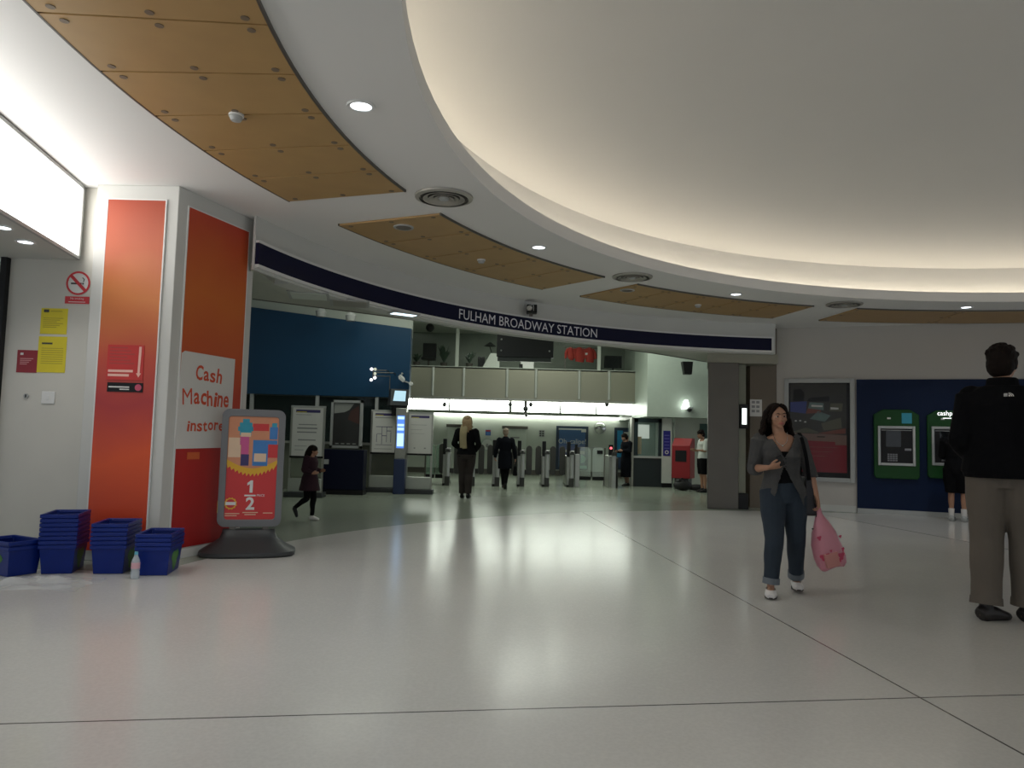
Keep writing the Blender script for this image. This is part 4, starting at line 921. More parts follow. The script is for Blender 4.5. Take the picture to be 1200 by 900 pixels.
for i, (q, lb) in enumerate(zip(gx, gl)):
    p = flr(*q)
    if i == 0: gp.location = p; gp['label'] = lb
    else: dup(gp, p, None, lb)
p = flr(676, 571); t = thing('gate_end_post', 'steel end post closing the gate row beside the wide glass barrier', 'post', p)
G().box(-.06, .06, -.02, .1, 0, .88).build('post', silver, t, .01); G().box(-.07, -.0, 0, .06, .88, 1.14).build('status_display', black, t, .01)
p = flr(719, 572); t = thing('ticket_gate', 'last ticket gate right of the glass barrier with a red light', 'ticket gate', p)
G().box(-.12, .0, .1, 1.4, .0, .85).build('console', gbody, t, .01); G().cyl((0, 0, 0), .06, 0, .86, 18).build('front_post', silver, t); G().box(-.06, .06, -.08, .08, .86, .96).build('card_reader', gdark, t, .006)
G().box(-.14, -.03, 0, .1, .86, 1.15).build('status_display', black, t); G().ball((-.085, -.005, 1.06), .035, 8).build('red_light', mat('red_lamp', (.9, .1, .12), .4, emit=1.2, emitcol=(1, .12, .15)), t); G().box(.10, .13, .1, 1.4, 0, .8).build('side_panel', gdark, t)
a = flr(679, 569); b = flr(712, 571)
def glassgate(x0, x1, y, lb, gm):
    t = thing('glass_barrier', lb, 'barrier', (x0, y, 0)); w = x1-x0
    for u0, u1 in ((.02, .47*w), (.53*w, w-.02)):
        G().prism_xz([(u0, .22), (u1, .22), (u1, .98), (u1-.06, 1.05), (u0+.06, 1.05), (u0, .98)], .30, .315).build('glass_leaf', gm, t)
        G().box(u0, u1, .29, .325, .14, .24).build('bottom_rail', black, t)
    G().box(w*.70, w*.92, .28, .33, .88, .98).build('lock_box', black, t)
    for u in (0, w): G().box(u-.02, u+.02, .28, .33, 0, 1.05).build('jamb', darksteel, t)
    G().box(0, w, .31, .325, 1.045, 1.06).build('top_rail', lgrey, t)
glassgate(a.x, b.x, a.y, 'wide glass barrier with a black lock box between the last two gates', glass)
a = flr(505, 567); b = flr(520, 567.5)
glassgate(a.x-.2, b.x-.02, a.y, 'green tinted glass barrier beside the leftmost ticket gate', gglass)

# right side of the hall: boxed wall, booth, red machine
struct(G().box(3.78, 7.5, 20.9, 26.4, 1.96, 4.75).build('wall_hall_right', mat('pale_green_wall', (.52, .60, .52), .4)))
struct(G().box(4.70, 7.5, 21.5, 21.7, 0, 1.96).build('wall_hall_recess', hallw))
p = at(772, 480, 20.9)
t = thing('booth', 'dark framed staff booth with window and white column right of the gates', 'booth', (flr(744, 571).x, 21.15, 0))
w = .79
G().box(0, w, 0, .08, 0, .80).build('lower_panel', mat('booth_dark', (.02, .028, .032), .35), t); G().box(0, w, -.02, .10, .80, .86).build('shelf', lgrey, t)
G().box(0, .12, 0, .08, .86, 1.90).box(w-.09, w, 0, .08, .86, 1.90).box(0, w, 0, .08, 1.80, 1.92).build('window_frame', mat('booth_frame', (.02, .035, .04), .35), t)
G().box(.12, w-.09, .03, .04, .86, 1.80).build('window_pane', mat('booth_glass', (.4, .55, .5), .05, alpha=.18), t)
G().box(-.06, 0, -.03, .35, 0, 1.93).build('edge_post', steel, t)
G().box(0, w, .9, .95, 0, 1.92).build('back_wall', mat('booth_back', (.12, .16, .14), .5), t); G().box(.2, .55, .6, .64, 1.35, 1.75).build('lit_panel', mat('booth_lit', (.6, .65, .6), .4, emit=.35), t)
G().box(.15, .32, .55, .6, .9, 1.4).build('orange_notice', mat('booth_orange', (.5, .25, .06), .5), t)
G().box(w, w+.27, -.06, .30, .12, 1.93).build('column', mat('column_white', (.55, .58, .53), .4), t); G().box(w, w+.29, -.04, .30, 0, .12).build('column_foot', black, t)
g = G().box(w+.03, w+.23, -.066, -.06, .88, 1.58); g.lathe([(.03, .068), (.055, .068), (.055, .066), (.03, .066)], (w+.13, 0, .98), 16, 1, 'y')
for k in range(5): g.rect(w+.06, w+.20, 1.08+k*.09, 1.10+k*.09, -.067, 2)
g.build('blue_sign', [mat('booth_blue', (.02, .02, .22), .4), paper, mat('pale_blue_ink', (.15, .15, .45), .5)], t)
p = flr(806, 575); t = thing('red_machine', 'angular red self-service machine against the pale wall', 'machine', (p.x, p.y+.55, 0), R(-28))
rm = mat('machine_red', (.30, .012, .016), .4)
G().prism_yz([(-.25, .30), (.25, .30), (.25, 1.38), (.0, 1.38), (-.25, 1.18)], -.25, .25).build('cabinet', rm, t, .012)
G().box(-.18, .18, -.18, .22, 0, .31).build('pedestal', dgrey, t); G().box(-.256, -.25, -.15, .15, .5, 1.0).build('side_vent', dred, t); G().box(-.15, .15, -.26, -.25, .75, 1.05).build('screen', black, t)
p = flr(800, 575); t = thing('holdall', 'slumped black bag on the floor below the red machine', 'bag', (p.x, p.y-.0, 0))
G().ball((0, 0, .14), (.25, .13, .135), 16).ball((.38, .05, .09), (.26, .12, .085), 14).ball((-.1, 0, .24), (.1, .09, .07), 10).build('bag_body', mat('bag_black', (.015, .015, .016), .6, bump=.3, scale=12), t)
G().tube([(-.15, -.05, .22), (-.05, -.08, .33), (.08, -.06, .23)], .012, 6, sub=4).build('handle', black, t)
p = flr(795.5, 571); t = thing('carrier_bag', 'pale plastic carrier bag leaning beside the booth column', 'bag', (p.x, p.y+.05, 0))
G().tube([(0, 0, 0), (0, 0, .35), (.02, 0, .6), (.03, 0, .72)], [(.10, .08), (.13, .09), (.10, .06), (.03, .02)], 10, sub=3).build('bag_body', mat('bag_pale', (.35, .42, .38), .5), t); G().tube([(.0, 0, .68), (.02, 0, .85), (.06, 0, .68)], .01, 6, sub=3).build('handle', mat('bag_pale', (.35, .42, .38)), t)
p = at(803, 474, 20.8); t = thing('floodlight', 'bright floodlight on the pale right wall above the red machine', 'light', (p.x, 20.85, p.z))
G().prism_xz([(-.10, -.12), (.12, -.12), (.06, .12), (-.02, .12)], -.12, .0).build('lamp_head', mat('flood_lit', (.95, 1, .95), .4, emit=1.8), t); G().box(-.03, .03, 0, .06, -.05, .05).build('bracket', lgrey, t)
p = at(808, 481, 20.8); t = thing('security_camera', 'dome security camera under the floodlight on the pale right wall', 'camera', (p.x, 20.80, p.z))
G().lathe([(0, .09), (.1, .09), (.1, .04), (0, .04)], n=18).build('mount', lgrey, t); G().ball((0, 0, .03), .075, 12).build('dome', dgrey, t); G().box(-.03, .03, 0, .1, .05, .09).build('bracket', lgrey, t)
p = at(829, 507, 21.4); o = G().box(-.2, .1, -.04, 0, -.25, .25).build('wall_cabinet', mat('cabinet_teal', (.04, .09, .08), .4)); o.location = (p.x, 21.5, p.z); tag(o, 'dark teal wall cabinet behind the person in a white t-shirt', 'cabinet')
# ------------------------------------------------------------------ people
def remeshed(name, g, mm, parent, voxel=.008, smooth=6, sub=None):
    """one continuous surface from overlapping closed pieces"""
    me = bpy.data.meshes.new('tmp'); me.from_pydata(g.v, [], g.f)
    bm = bmesh.new(); bm.from_mesh(me); bmesh.ops.recalc_face_normals(bm, faces=bm.faces); bm.to_mesh(me); bm.free()
    o = bpy.data.objects.new('tmp', me); C.objects.link(o)
    r = o.modifiers.new('r', 'REMESH'); r.mode = 'VOXEL'; r.voxel_size = voxel
    if smooth: s_ = o.modifiers.new('s', 'SMOOTH'); s_.factor = .5; s_.iterations = smooth
    bpy.context.view_layer.update()
    m2 = bpy.data.meshes.new_from_object(o.evaluated_get(bpy.context.evaluated_depsgraph_get()))
    bpy.data.objects.remove(o); bpy.data.meshes.remove(me)
    m2.name = name; m2.materials.clear(); m2.materials.append(mm); m2.shade_smooth()
    o = bpy.data.objects.new(name, m2); C.objects.link(o); o.parent = parent
    return o
V = Vector
def fig_default():
    return dict(pelvis=V((0, 0, .53)), chest=V((0, 0, .72)), neck=V((0, .004, .845)), head=V((0, -.012, .928)), headrot=(0, 0, 0),
        hipL=V((.052, 0, .515)), hipR=V((-.052, 0, .515)), kneeL=V((.056, -.008, .285)), kneeR=V((-.056, -.008, .285)),
        ankL=V((.056, .012, .045)), ankR=V((-.056, .012, .045)), toeL=V((.012, -1, 0)), toeR=V((-.012, -1, 0)),
        shL=V((.102, .004, .812)), shR=V((-.102, .004, .812)), elL=V((.128, .02, .64)), elR=V((-.128, .02, .64)),
        wrL=V((.134, -.012, .50)), wrR=V((-.134, -.012, .50)), handL=V((0, -.08, -1)), handR=V((0, -.08, -1)), palmL=V((-1, 0, 0)), palmR=V((1, 0, 0)), curlL=.35, curlR=.35)
def torso_path(P):
    pv, ch, nk = P['pelvis'], P['chest'], P['neck']
    return [pv+V((0, 0, -.055)), pv, pv.lerp(ch, .28), pv.lerp(ch, .53), ch, ch.lerp(nk, .42), ch.lerp(nk, .78), nk]
def torso(g, P, fat=0, k=1, n=18, lo=0, hi=8, bust=0, widths=None, flare=0):
    pts = torso_path(P); ax = (P['shL']-P['shR']).normalized()
    W_ = widths or [(.078, .060), (.100, .070), (.094, .064), (.080, .056), (.088, .062), (.102, .062), (.080, .046), (.036, .036)]
    W_ = [(a*k+fat+(flare if i < 2 else 0), b*k+fat+(flare if i < 2 else 0)) for i, (a, b) in enumerate(W_)]
    g.tube(pts[lo:hi], W_[lo:hi], n, sub=3, ref=ax)
    if bust:
        for sg in (-1, 1): g.ball(P['chest']+ax*sg*.042+V((0, -.040, .012)), (.036+fat, .034+fat, .036+fat), 12)
def leg(g, P, s, fat=0, k=1, lo=0., hi=1., flare=0, cuff=None):
    h, kn, an = P['hip'+s], P['knee'+s], P['ank'+s]
    pts = [h+V((0, 0, .02)), h.lerp(kn, .35), h.lerp(kn, .75), kn, kn.lerp(an, .3)+V((0, .008, 0)), kn.lerp(an, .7), an]
    rr = [.060, .058, .044, .037, .036, .027, .020]
    i0 = int(round(lo*6)); i1 = int(round(hi*6))+1
    rr = [r*k+fat+(flare*max(0, i-3)/3) for i, r in enumerate(rr)]
    g.tube(pts[i0:i1], rr[i0:i1], 14, sub=3)
def arm(g, P, s, fat=0, k=1, hi=1., lo=0):
    sh, el, wr = P['sh'+s], P['el'+s], P['wr'+s]
    pts = [sh, sh.lerp(el, .4), sh.lerp(el, .85), el, el.lerp(wr, .3), el.lerp(wr, .7), wr]
    rr = [.034, .029, .024, .0235, .0235, .018, .0145]
    i1 = int(round(hi*6))+1
    g.ball(sh-V((0, 0, .004)), (.034*k+fat*.6,)*3, 12)
    g.tube(pts[lo:i1], [r*k+fat for r in rr][lo:i1], 12, sub=3)
def handg(g, P, s):
    wr = P['wr'+s]; d = P['hand'+s].normalized(); n = P['palm'+s]; n = (n-d*n.dot(d)).normalized(); w = d.cross(n)     # w: across the palm
    sg = 1 if s == 'L' else -1
    th = w*(-sg)                                # thumb side
    cu = P['curl'+s]
    pm_ = [wr-d*.006, wr+d*.018, wr+d*.040, wr+d*.054]
    g.tube(pm_, [(.013, .011), (.022, .010), (.024, .010), (.022, .0085)], 12, sub=2, ref=w)
    ln = [.040, .046, .043, .034]
    for i in range(4):
        off = th*(.0165-.011*i); base = wr+d*(.050-.003*abs(i-1.2))+off; p = [base-d*.012, base]; a = cu*.6; dd = d; L = ln[i]
        for sgm in (.45, .32, .25):
            dd = (d*math.cos(a)+n*math.sin(a)); p.append(p[-1]+dd*L*sgm); a += cu*1.1
        g.tube(p, [.0052, .0052, .0048, .0044, .0038], 8, sub=2)
    b = wr+d*.014+th*.012
    g.tube([b, b+th*.014+d*.012+n*.004, b+th*.019+d*.028+n*.010, b+th*.017+d*.042+n*.016], [.0075, .0065, .0055, .0045], 8, sub=2)
def foot(g, P, s, fat=0, mm=0):
    an = P['ank'+s]; t = P['toe'+s].normalized(); up = V((0, 0, 1)); base = V((an.x, an.y, an.z-.045))
    sole = .0
    # heel to toe
    pts = [base-t*.030+up*.020, base-t*.012+up*.026, base+t*.030+up*.024, base+t*.068+up*.016, base+t*.098+up*.012]
    rr = [(.016+fat, .018+fat), (.021+fat, .025+fat), (.024+fat, .022+fat), (.027+fat, .015+fat), (.016+fat, .009+fat)]
    w = t.cross(up)
    g.tube(pts, rr, 12, sub=3, ref=w)
    g.tube([base+up*.035, an+up*.02], [.021+fat*.6, .020+fat*.6], 12)
def headg(g, P):
    M_ = Matrix.Rotation(P['headrot'][2], 3, 'Z') @ Matrix.Rotation(P['headrot'][0], 3, 'X') @ Matrix.Rotation(P['headrot'][1], 3, 'Y')
    H_ = P['head']
    def q(x, y, z): return H_+M_ @ V((x, y, z))
    g.ball(q(0, .006, .020), (.044, .055, .049), 18, rot=M_)                     # cranium
    g.tube([q(0, -.012, .025), q(0, -.018, -.005), q(0, -.022, -.034), q(0, -.026, -.053)], [(.041, .036), (.040, .035), (.031, .028), (.014, .014)], 16, sub=3, ref=M_ @ V((1, 0, 0)))
    g.tube([q(0, -.050, .014), q(0, -.058, .000), q(0, -.064, -.012), q(0, -.056, -.018)], [.005, .0055, .0075, .006], 8, sub=2)     # nose
    for sx in (-1, 1):
        g.ball(q(sx*.0062, -.0565, -.0155), .0048, 8)
        g.ball(q(sx*.0455, .004, .0), (.006, .013, .017), 10, rot=M_)            # ears
        g.ball(q(sx*.017, -.047, .016), (.011, .006, .004), 8, rot=M_)           # brow
        g.ball(q(sx*.024, -.038, -.012), (.013, .012, .012), 8, rot=M_)          # cheek
    g.ball(q(0, -.053, -.028), (.012, .006, .0035), 8, rot=M_); g.ball(q(0, -.052, -.034), (.011, .006, .004), 8, rot=M_)
    g.ball(q(0, -.044, -.050), (.012, .010, .009), 8, rot=M_)
    g.tube([P['neck']+V((0, 0, -.03)), P['neck'], q(0, .008, -.035), q(0, .006, -.005)], [(.036, .036), (.031, .031), (.029, .030), (.028, .03)], 14, sub=2)
    return q, M_
def person(label, loc, yaw, h, P, voxel=.0065, bust=1, skinm=None, k=1.0, legskin=True):
    t = thing('person', label, 'person', loc, yaw); t.scale = (h, h, h)
    g = G(); torso(g, P, -.004, k, bust=bust)
    for s in 'LR': leg(g, P, s, -.004, k); arm(g, P, s, -.002, k); handg(g, P, s); foot(g, P, s, -.003)
    q, M_ = headg(g, P)
    b = remeshed('body', g, skinm or skin, t, voxel/h, 3)
    return t, b, q, M_
def face(t, b, q, M_, lipc=None):
    ew = mat('eye_white', (.38, .34, .31), .3); ei = mat('iris', (.035, .02, .012), .2); br = mat('brow_hair', (.03, .018, .012), .8); lp_ = lipc or mat('lips', (.42, .14, .11), .45)
    for sx in (-1, 1):
        e = G().ball(q(sx*.0175, -.0445, .004), (.0090, .0062, .0042), 12, rot=M_).build('eye', ew, b)
        G().ball(q(sx*.0175, -.0485, .004), (.0052, .0030, .0043), 10, rot=M_).build('iris', ei, b)
        G().tube([q(sx*.007, -.0535, .0175), q(sx*.018, -.0535, .0215), q(sx*.029, -.047, .017)], [.0016, .0022, .0012], 6, sub=3).build('eyebrow', br, b)
    G().tube([q(-.0155, -.0515, -.0305), q(-.005, -.0588, -.0285), q(.005, -.0588, -.0285), q(.0155, -.0515, -.0305)], [.0016, .0036, .0036, .0016], 8, sub=3).tube([q(-.013, -.0515, -.0325), q(0, -.0585, -.0345), q(.013, -.0515, -.0325)], [.0016, .0040, .0016], 8, sub=3).build('lips', lp_, b)
def short_hair(t, q, M_, mm, k=1.0, fringe=True, h=1.7, back=True):
    g = G(); g.ball(q(0, .010, .028), (.048*k, .058*k, .046*k), 18, rot=M_)
    if back: g.ball(q(0, .026, -.008), (.045*k, .040*k, .046*k), 14, rot=M_); [g.ball(q(sx*.041*k, .006, .004), (.009, .020, .026), 8, rot=M_) for sx in (-1, 1)]
    rnd = random.Random(3)
    for i in range(46):
        a = rnd.uniform(-2.4, 2.4)+math.pi/2; el = rnd.uniform(.15, 1.4)
        d = V((math.cos(a)*math.cos(el), math.sin(a)*math.cos(el), math.sin(el)))
        c = q(0, .010, .028)+M_ @ V((d.x*.046*k, d.y*.056*k, d.z*.044*k)); g.ball(c, (.009, .010, .009), 6)
    if fringe:
        for i in range(5): g.ball(q(-.03+.015*i, -.038+.006*abs(i-2), .048), (.012, .012, .010), 8)
    return remeshed('hair', g, mm, t, .006/h, 2)
hair_dk = mat('hair_dark', (.010, .006, .0045), .7, noise=.4, scale=90, bump=.5, spec=.12)
hair_bl = mat('hair_blonde', (.30, .20, .10), .55, noise=.4, scale=60, bump=.5)
hair_gy = mat('hair_greyblonde', (.28, .21, .15), .6, noise=.3, scale=60, bump=.4)
denim = mat('denim', (.016, .027, .042), .85, noise=.35, scale=7, bump=.15)
denimc = mat('denim_cuff', (.15, .17, .19), .85, noise=.2, scale=20)
knit = mat('grey_knit', (.062, .061, .060), .9, noise=.15, scale=60, bump=.3)
blackf = mat('black_fabric', (.006, .006, .007), .9, noise=.3, scale=30, spec=.1)
whites = mat('white_canvas', (.66, .64, .62), .6, noise=.05)

# --- the woman walking with the pink bag
P = fig_default()
P.update(head=V((-.034, -.016, .926)), headrot=(R(3), R(-3), R(10)), neck=V((-.022, .0, .842)), chest=V((-.010, 0, .718)), pelvis=V((0, 0, .53)),
    shL=V((.082, .006, .806)), shR=V((-.120, .0, .806)), hipL=V((.055, .004, .52)), hipR=V((-.055, -.004, .52)),
    kneeR=V((-.062, -.075, .285)), ankR=V((-.080, -.075, .050)), toeR=V((-.22, -1, 0)), kneeL=V((.070, .010, .285)), ankL=V((.100, .130, .060)), toeL=V((-.10, -1, 0)),
    elR=V((-.150, .010, .650)), wrR=V((-.098, -.120, .662)), handR=V((.85, -.45, .25)), palmR=V((.2, .5, .8)), curlR=.75,
    elL=V((.142, .022, .650)), wrL=V((.168, -.015, .512)), handL=V((.10, -.05, -1)), palmL=V((-1, -.15, 0)), curlL=.95)
pw_ = (flr(895, 700)+flr(937, 692))/2
WH = 1.61; wloc_ = V((pw_.x, pw_.y-.02, 0))
t, b, q, M_ = person('woman in grey cardigan and jeans walking forward with a pink carrier bag', wloc_, R(-6), WH, P, .0055)
face(t, b, q, M_)
# trousers
def trousers(t, P, mm, fat=.008, flare=.0, hi=.93, vox=.008, h=1.7, wfat=.004, k=1):
    g = G(); torso(g, P, wfat+.003, k, lo=0, hi=3)
    for s in 'LR': leg(g, P, s, fat, k, hi=1, flare=flare)
    # cut above the ankle by ending tubes early
    return remeshed('trousers', g, mm, t, vox/h, 4)
def trouser_geo(P, fat, hi, flare=0, k=1, waist=3):
    g = G(); torso(g, P, fat*.7, k, lo=0, hi=waist)
    for s in 'LR':
        h_, kn, an = P['hip'+s], P['knee'+s], P['ank'+s]
        pts = [h_+V((0, 0, .02)), h_.lerp(kn, .35), h_.lerp(kn, .75), kn, kn.lerp(an, .3)+V((0, .006, 0)), kn.lerp(an, .62), kn.lerp(an, hi)]
        rr = [.060, .058, .046, .040, .037, .030, .027]
        g.tube(pts, [r*k+fat+flare*max(0, i-2)/4 for i, r in enumerate(rr)], 16, sub=3)
    return g
g = trouser_geo(P, .007, .86, .004); tr = remeshed('jeans', g, denim, t, .007/WH, 3)
for s in 'LR':
    kn, an = P['knee'+s], P['ank'+s]; G().tube([kn.lerp(an, .80), kn.lerp(an, .93)], [.043, .043], 18).build('cuff', denimc, tr)
for s in 'LR':
    g = G(); foot(g, P, s, .004); sh = remeshed('shoe', g, whites, t, .005/WH, 2)
    # cut the ankle part of the slip-on shoe away
    bm = bmesh.new(); bm.from_mesh(sh.data); zc = P['ank'+s].z-.045+.038
    bmesh.ops.delete(bm, geom=[v_ for v_ in bm.verts if v_.co.z > zc], context='VERTS'); bm.to_mesh(sh.data); bm.free()
    an = P['ank'+s]; base = V((an.x, an.y, an.z-.045)); td = P['toe'+s].normalized(); sd = td.cross(V((0, 0, 1)))
    pts = [base+td*(.034+.066*math.cos(a))+sd*.030*math.sin(a)*(1+.1*math.cos(a)) for a in [2*math.pi*i/24 for i in range(24)]]
    gs = G(); n = 24
    gs.add([p_+V((0, 0, -.001)) for p_ in pts]+[p_+V((0, 0, .007)) for p_ in pts], [tuple(range(n)), tuple(range(n, 2*n))]+[(i, (i+1) % n, (i+1) % n+n, i+n) for i in range(n)])
    gs.build('sole', mat('sole_dark', (.04, .035, .03), .7), sh)
# black vest top
g = G(); torso(g, P, .003, 1, lo=1, hi=6, bust=1); vest = remeshed('vest_top', g, blackf, t, .007/WH, 3)
bm = bmesh.new(); bm.from_mesh(vest.data)
def vest_cut(c):
    x = abs(c.x-P['chest'].x); zt = .748+.9*max(0, x-.022) if c.y < .01 else .80
    return c.z > min(zt, .80)
bmesh.ops.delete(bm, geom=[v_ for v_ in bm.verts if vest_cut(v_.co)], context='VERTS'); bm.to_mesh(vest.data); bm.free()
# cardigan: V neck, closed at the breast, open below
g = G(); torso(g, P, .013, 1, lo=0, hi=7, bust=1, flare=.010)
g.tube([P['pelvis']+V((0, 0, -.075)), P['pelvis']], [(.114, .088), (.116, .086)], 20, ref=(1, 0, 0))
arm(g, P, 'R', .013, 1, hi=.60); arm(g, P, 'L', .011, 1, hi=.68)
card = remeshed('cardigan', g, knit, t, .007/WH, 3)
bm = bmesh.new(); bm.from_mesh(card.data); cx0 = P['chest'].x
def card_cut(c):
    if c.y > .012 and not (c.z > .835): return False
    dx = c.x-cx0
    if c.z > .715: return abs(dx) < (c.z-.715)*.56 if c.y < .012 else c.z > .852
    if c.z < .665: return -.32*(.665-c.z) < dx+.0 < .52*(.665-c.z) and c.y < -.01
    return False
bmesh.ops.delete(bm, geom=[v_ for v_ in bm.verts if card_cut(v_.co)], context='VERTS'); bm.to_mesh(card.data); bm.free()
so = card.modifiers.new('thickness', 'SOLIDIFY'); so.thickness = .003; so.offset = -1
for z_ in (.708, .688, .668): G().ball((cx0+.004, P['chest'].y-.085+.0, z_), (.004, .003, .004), 8).build('button', black, card)
# long curly dark hair
g = G(); g.ball(q(0, .019, .031), (.049, .056, .046), 18, rot=M_); g.ball(q(0, .036, -.010), (.050, .034, .055), 14, rot=M_)
rnd = random.Random(11)
for i in range(84):
    a = R(rnd.uniform(-14, 194)); rx, ry = .050, .050
    x = rx*math.cos(a); y = .012+ry*math.sin(a)*.95
    st_ = q(x*.75, y*.8, .052-.02*abs(math.cos(a))*rnd.random()); L = rnd.uniform(.15, .19) if abs(math.cos(a)) > .5 else rnd.uniform(.14, .18)
    ph = rnd.uniform(0, 6.28); pts = [st_]
    for k_ in range(1, 9):
        u_ = k_/8; out = 1+1.0*u_-.25*u_*u_
        pts.append(q(x*out+.0085*math.sin(ph+u_*19)*u_**.5, y*(1+.25*u_)+.0085*math.cos(ph+u_*19)*u_**.5, .045-u_*L))
    g.tube(pts, [.009, .009, .009, .0085, .008, .0075, .007, .006, .003], 7, sub=3)
for sx in (-1, 1):
    g.tube([q(sx*.004, -.030, .066), q(sx*.026, -.034, .052), q(sx*.042, -.020, .02), q(sx*.048, -.008, -.03)], [.010, .012, .011, .010], 8, sub=3)
g.build('hair', hair_dk, t, ang=180)
# necklace and phone
neckz = .835
G().tube([(P['neck'].x-.036, -.018, .845), (P['neck'].x-.025, -.050, .80), (P['neck'].x+.004, -.062, .778), (P['neck'].x+.03, -.050, .80), (P['neck'].x+.038, -.018, .845)], .0016, 6, sub=5).ball((P['neck'].x+.004, -.064, .774), .005, 8).build('necklace', chrome, t)
hR = P['wrR']+P['handR'].normalized()*.05
Mw = Matrix.Rotation(R(-6), 3, 'Z')
def wl(p): return wloc_+Mw @ (p*WH)
ph_ = wl(hR+V((.006, -.012, .022)))
o = thing('mobile_phone', 'small black mobile phone held in the right hand of the woman in the cardigan', 'phone', ph_, R(-30))
o.rotation_euler = (R(15), R(-25), R(-30))
G().box(-.024, .024, -.006, .006, -.04, .05).build('case', black, o, .004); G().box(-.020, .020, -.0068, -.006, -.005, .042).build('screen', blackg, o)
# shoulder bag
sb = thing('shoulder_bag', 'black shoulder bag hanging at the hip of the woman in the cardigan', 'bag', wl(V((.125, .05, .50))))
def loc_of(p): return (wl(p)-sb.location)
pts = [V((.105, .070, .62)), V((.100, .040, .75)), V((.085, .012, .842)), V((.088, -.03, .815)), V((.098, -.062, .74)), V((.112, -.055, .66)), V((.128, -.02, .60))]
G().tube([loc_of(p) for p in pts], [(.016, .004)]*7, 8, sub=4, ref=(1, 0, 0)).build('strap', blackf, sb)
g = G(); g.frustum((-.055, .055, -.13, .14), (-.03, .03, -.10, .12), -.14, .18); bg_ = remeshed('bag_body', g, mat('bag_leather', (.013, .012, .016), .5, bump=.2, scale=20), sb, .012, 6)
G().tube([(.045, -.10, .10), (.05, -.12, -.05), (.05, -.11, -.22), (.02, -.10, -.25)], .007, 6, sub=4).build('loose_strap', black, sb); G().box(.048, .055, -.05, -.01, .10, .14).build('buckle', chrome, sb)
# the pink carrier bag
hl = wl(P['wrL']+P['handL'].normalized()*.062)
pinkb = mat('pink_plastic', (.60, .24, .30), .35, noise=.10, scale=5, alpha=.93); pinkd = mat('pink_dark_print', (.50, .05, .11), .4); pinkc = mat('carton_pink', (.52, .22, .20), .5)
bgp = thing('carrier_bag', 'pink plastic carrier bag with dark pink print held by the walking woman', 'bag', hl, R(8)); bgp.rotation_euler = (0, R(-14), R(8))
prof = [(0.0, .012, .012), (-.05, .03, .02), (-.12, .062, .04), (-.20, .095, .06), (-.30, .118, .075), (-.40, .125, .08), (-.47, .118, .078), (-.495, .10, .065)]
g = G(); v = []; f = []; n = 28
rnd = random.Random(5)
for z, a, bb in prof:
    for k_ in range(n):
        th = 2*math.pi*k_/n; e = .75; rr_ = 1+.05*math.sin(5*th+z*20)+.03*math.sin(11*th-z*30)
        v.append((a*rr_*abs(math.cos(th))**e*(1 if math.cos(th) >= 0 else -1), bb*rr_*abs(math.sin(th))**e*(1 if math.sin(th) >= 0 else -1), z+.01*math.sin(3*th)))
for i in range(len(prof)-1):
    for k_ in range(n): f.append((i*n+k_, i*n+(k_+1) % n, (i+1)*n+(k_+1) % n, (i+1)*n+k_))
f.append(tuple(range((len(prof)-1)*n, len(prof)*n)))
bb_ = g.add(v, f).build('bag_body', pinkb, bgp, ang=25)
for cx_, cz_, r_ in ((-.085, -.22, .018), (-.09, -.38, .026), (-.055, -.365, .014), (.06, -.40, .028), (.09, -.36, .02), (.04, -.43, .016), (.10, -.25, .012), (-.02, -.34, .010)):
    yf = -.086 if abs(cx_) < .07 else -.066
    g = G().flat([(cx_+r_*(1+.3*math.sin(3*a))*math.cos(a), cz_+r_*(1+.3*math.sin(3*a))*math.sin(a)) for a in [2*math.pi*i/16 for i in range(16)]], yf); g.build('print', pinkd, bb_)
G().box(-.085, .035, -.088, -.02, -.475, -.36).build('carton', pinkc, bgp, .004)
for sx in (-1, 1): G().tube([(sx*.018, 0, -.04), (sx*.016, 0, .01), (0, sx*.004, .028), (-sx*.004, 0, .02)], [.008, .007, .006, .006], 8, sub=3).build('handle', pinkb, bgp)

# --- tall man at the right edge seen from behind
P = fig_default()
P.update(headrot=(R(6), 0, R(-12)), head=V((.0, -.022, .925)), ankR=V((-.060, -.045, .045)), kneeR=V((-.060, -.04, .285)), ankL=V((.062, .035, .045)), kneeL=V((.058, .0, .285)),
    shL=V((.098, .004, .808)), shR=V((-.098, .004, .808)), toeL=V((-.62, -.78, 0)), toeR=V((-.62, -.78, 0)), elL=V((.132, .03, .645)), wrL=V((.095, -.10, .57)), handL=V((-.5, -.8, -.1)), palmL=V((-.6, .3, .6)), curlL=.6,
    elR=V((-.132, .03, .645)), wrR=V((-.095, -.10, .57)), handR=V((.5, -.8, -.1)), palmR=V((.6, .3, .6)), curlR=.6)
pm1 = flr(1168, 733); MH = 2.06; mloc = V((pm1.x+.17, pm1.y+.14, 0))
myaw = R(180-35)
khaki = mat('khaki_cloth', (.125, .105, .085), .9, noise=.12, scale=8, bump=.15)
t, b, q, M_ = person('man in black fleece and khaki trousers standing at right with his back turned', mloc, myaw, MH, P, .0075, bust=0)
face(t, b, q, M_)
g = trouser_geo(P, .012, .93, .010); tr = remeshed('trousers', g, khaki, t, .010/MH, 2)
for s in 'LR':
    kn, an = P['knee'+s], P['ank'+s]; G().tube([kn.lerp(an, .84), kn.lerp(an, .95)], [(.051, .051), (.053, .053)], 18).build('cuff', khaki, tr)
    g = G(); foot(g, P, s, .005); sh = remeshed('shoe', g, mat('shoe_black', (.018, .014, .013), .5), t, .006/MH, 2)
fleece = mat('black_fleece', (.005, .005, .006), .95, spec=.1, noise=.2, scale=40, bump=.3)
g = G(); torso(g, P, .034, 1.04, lo=1, hi=8, bust=0)
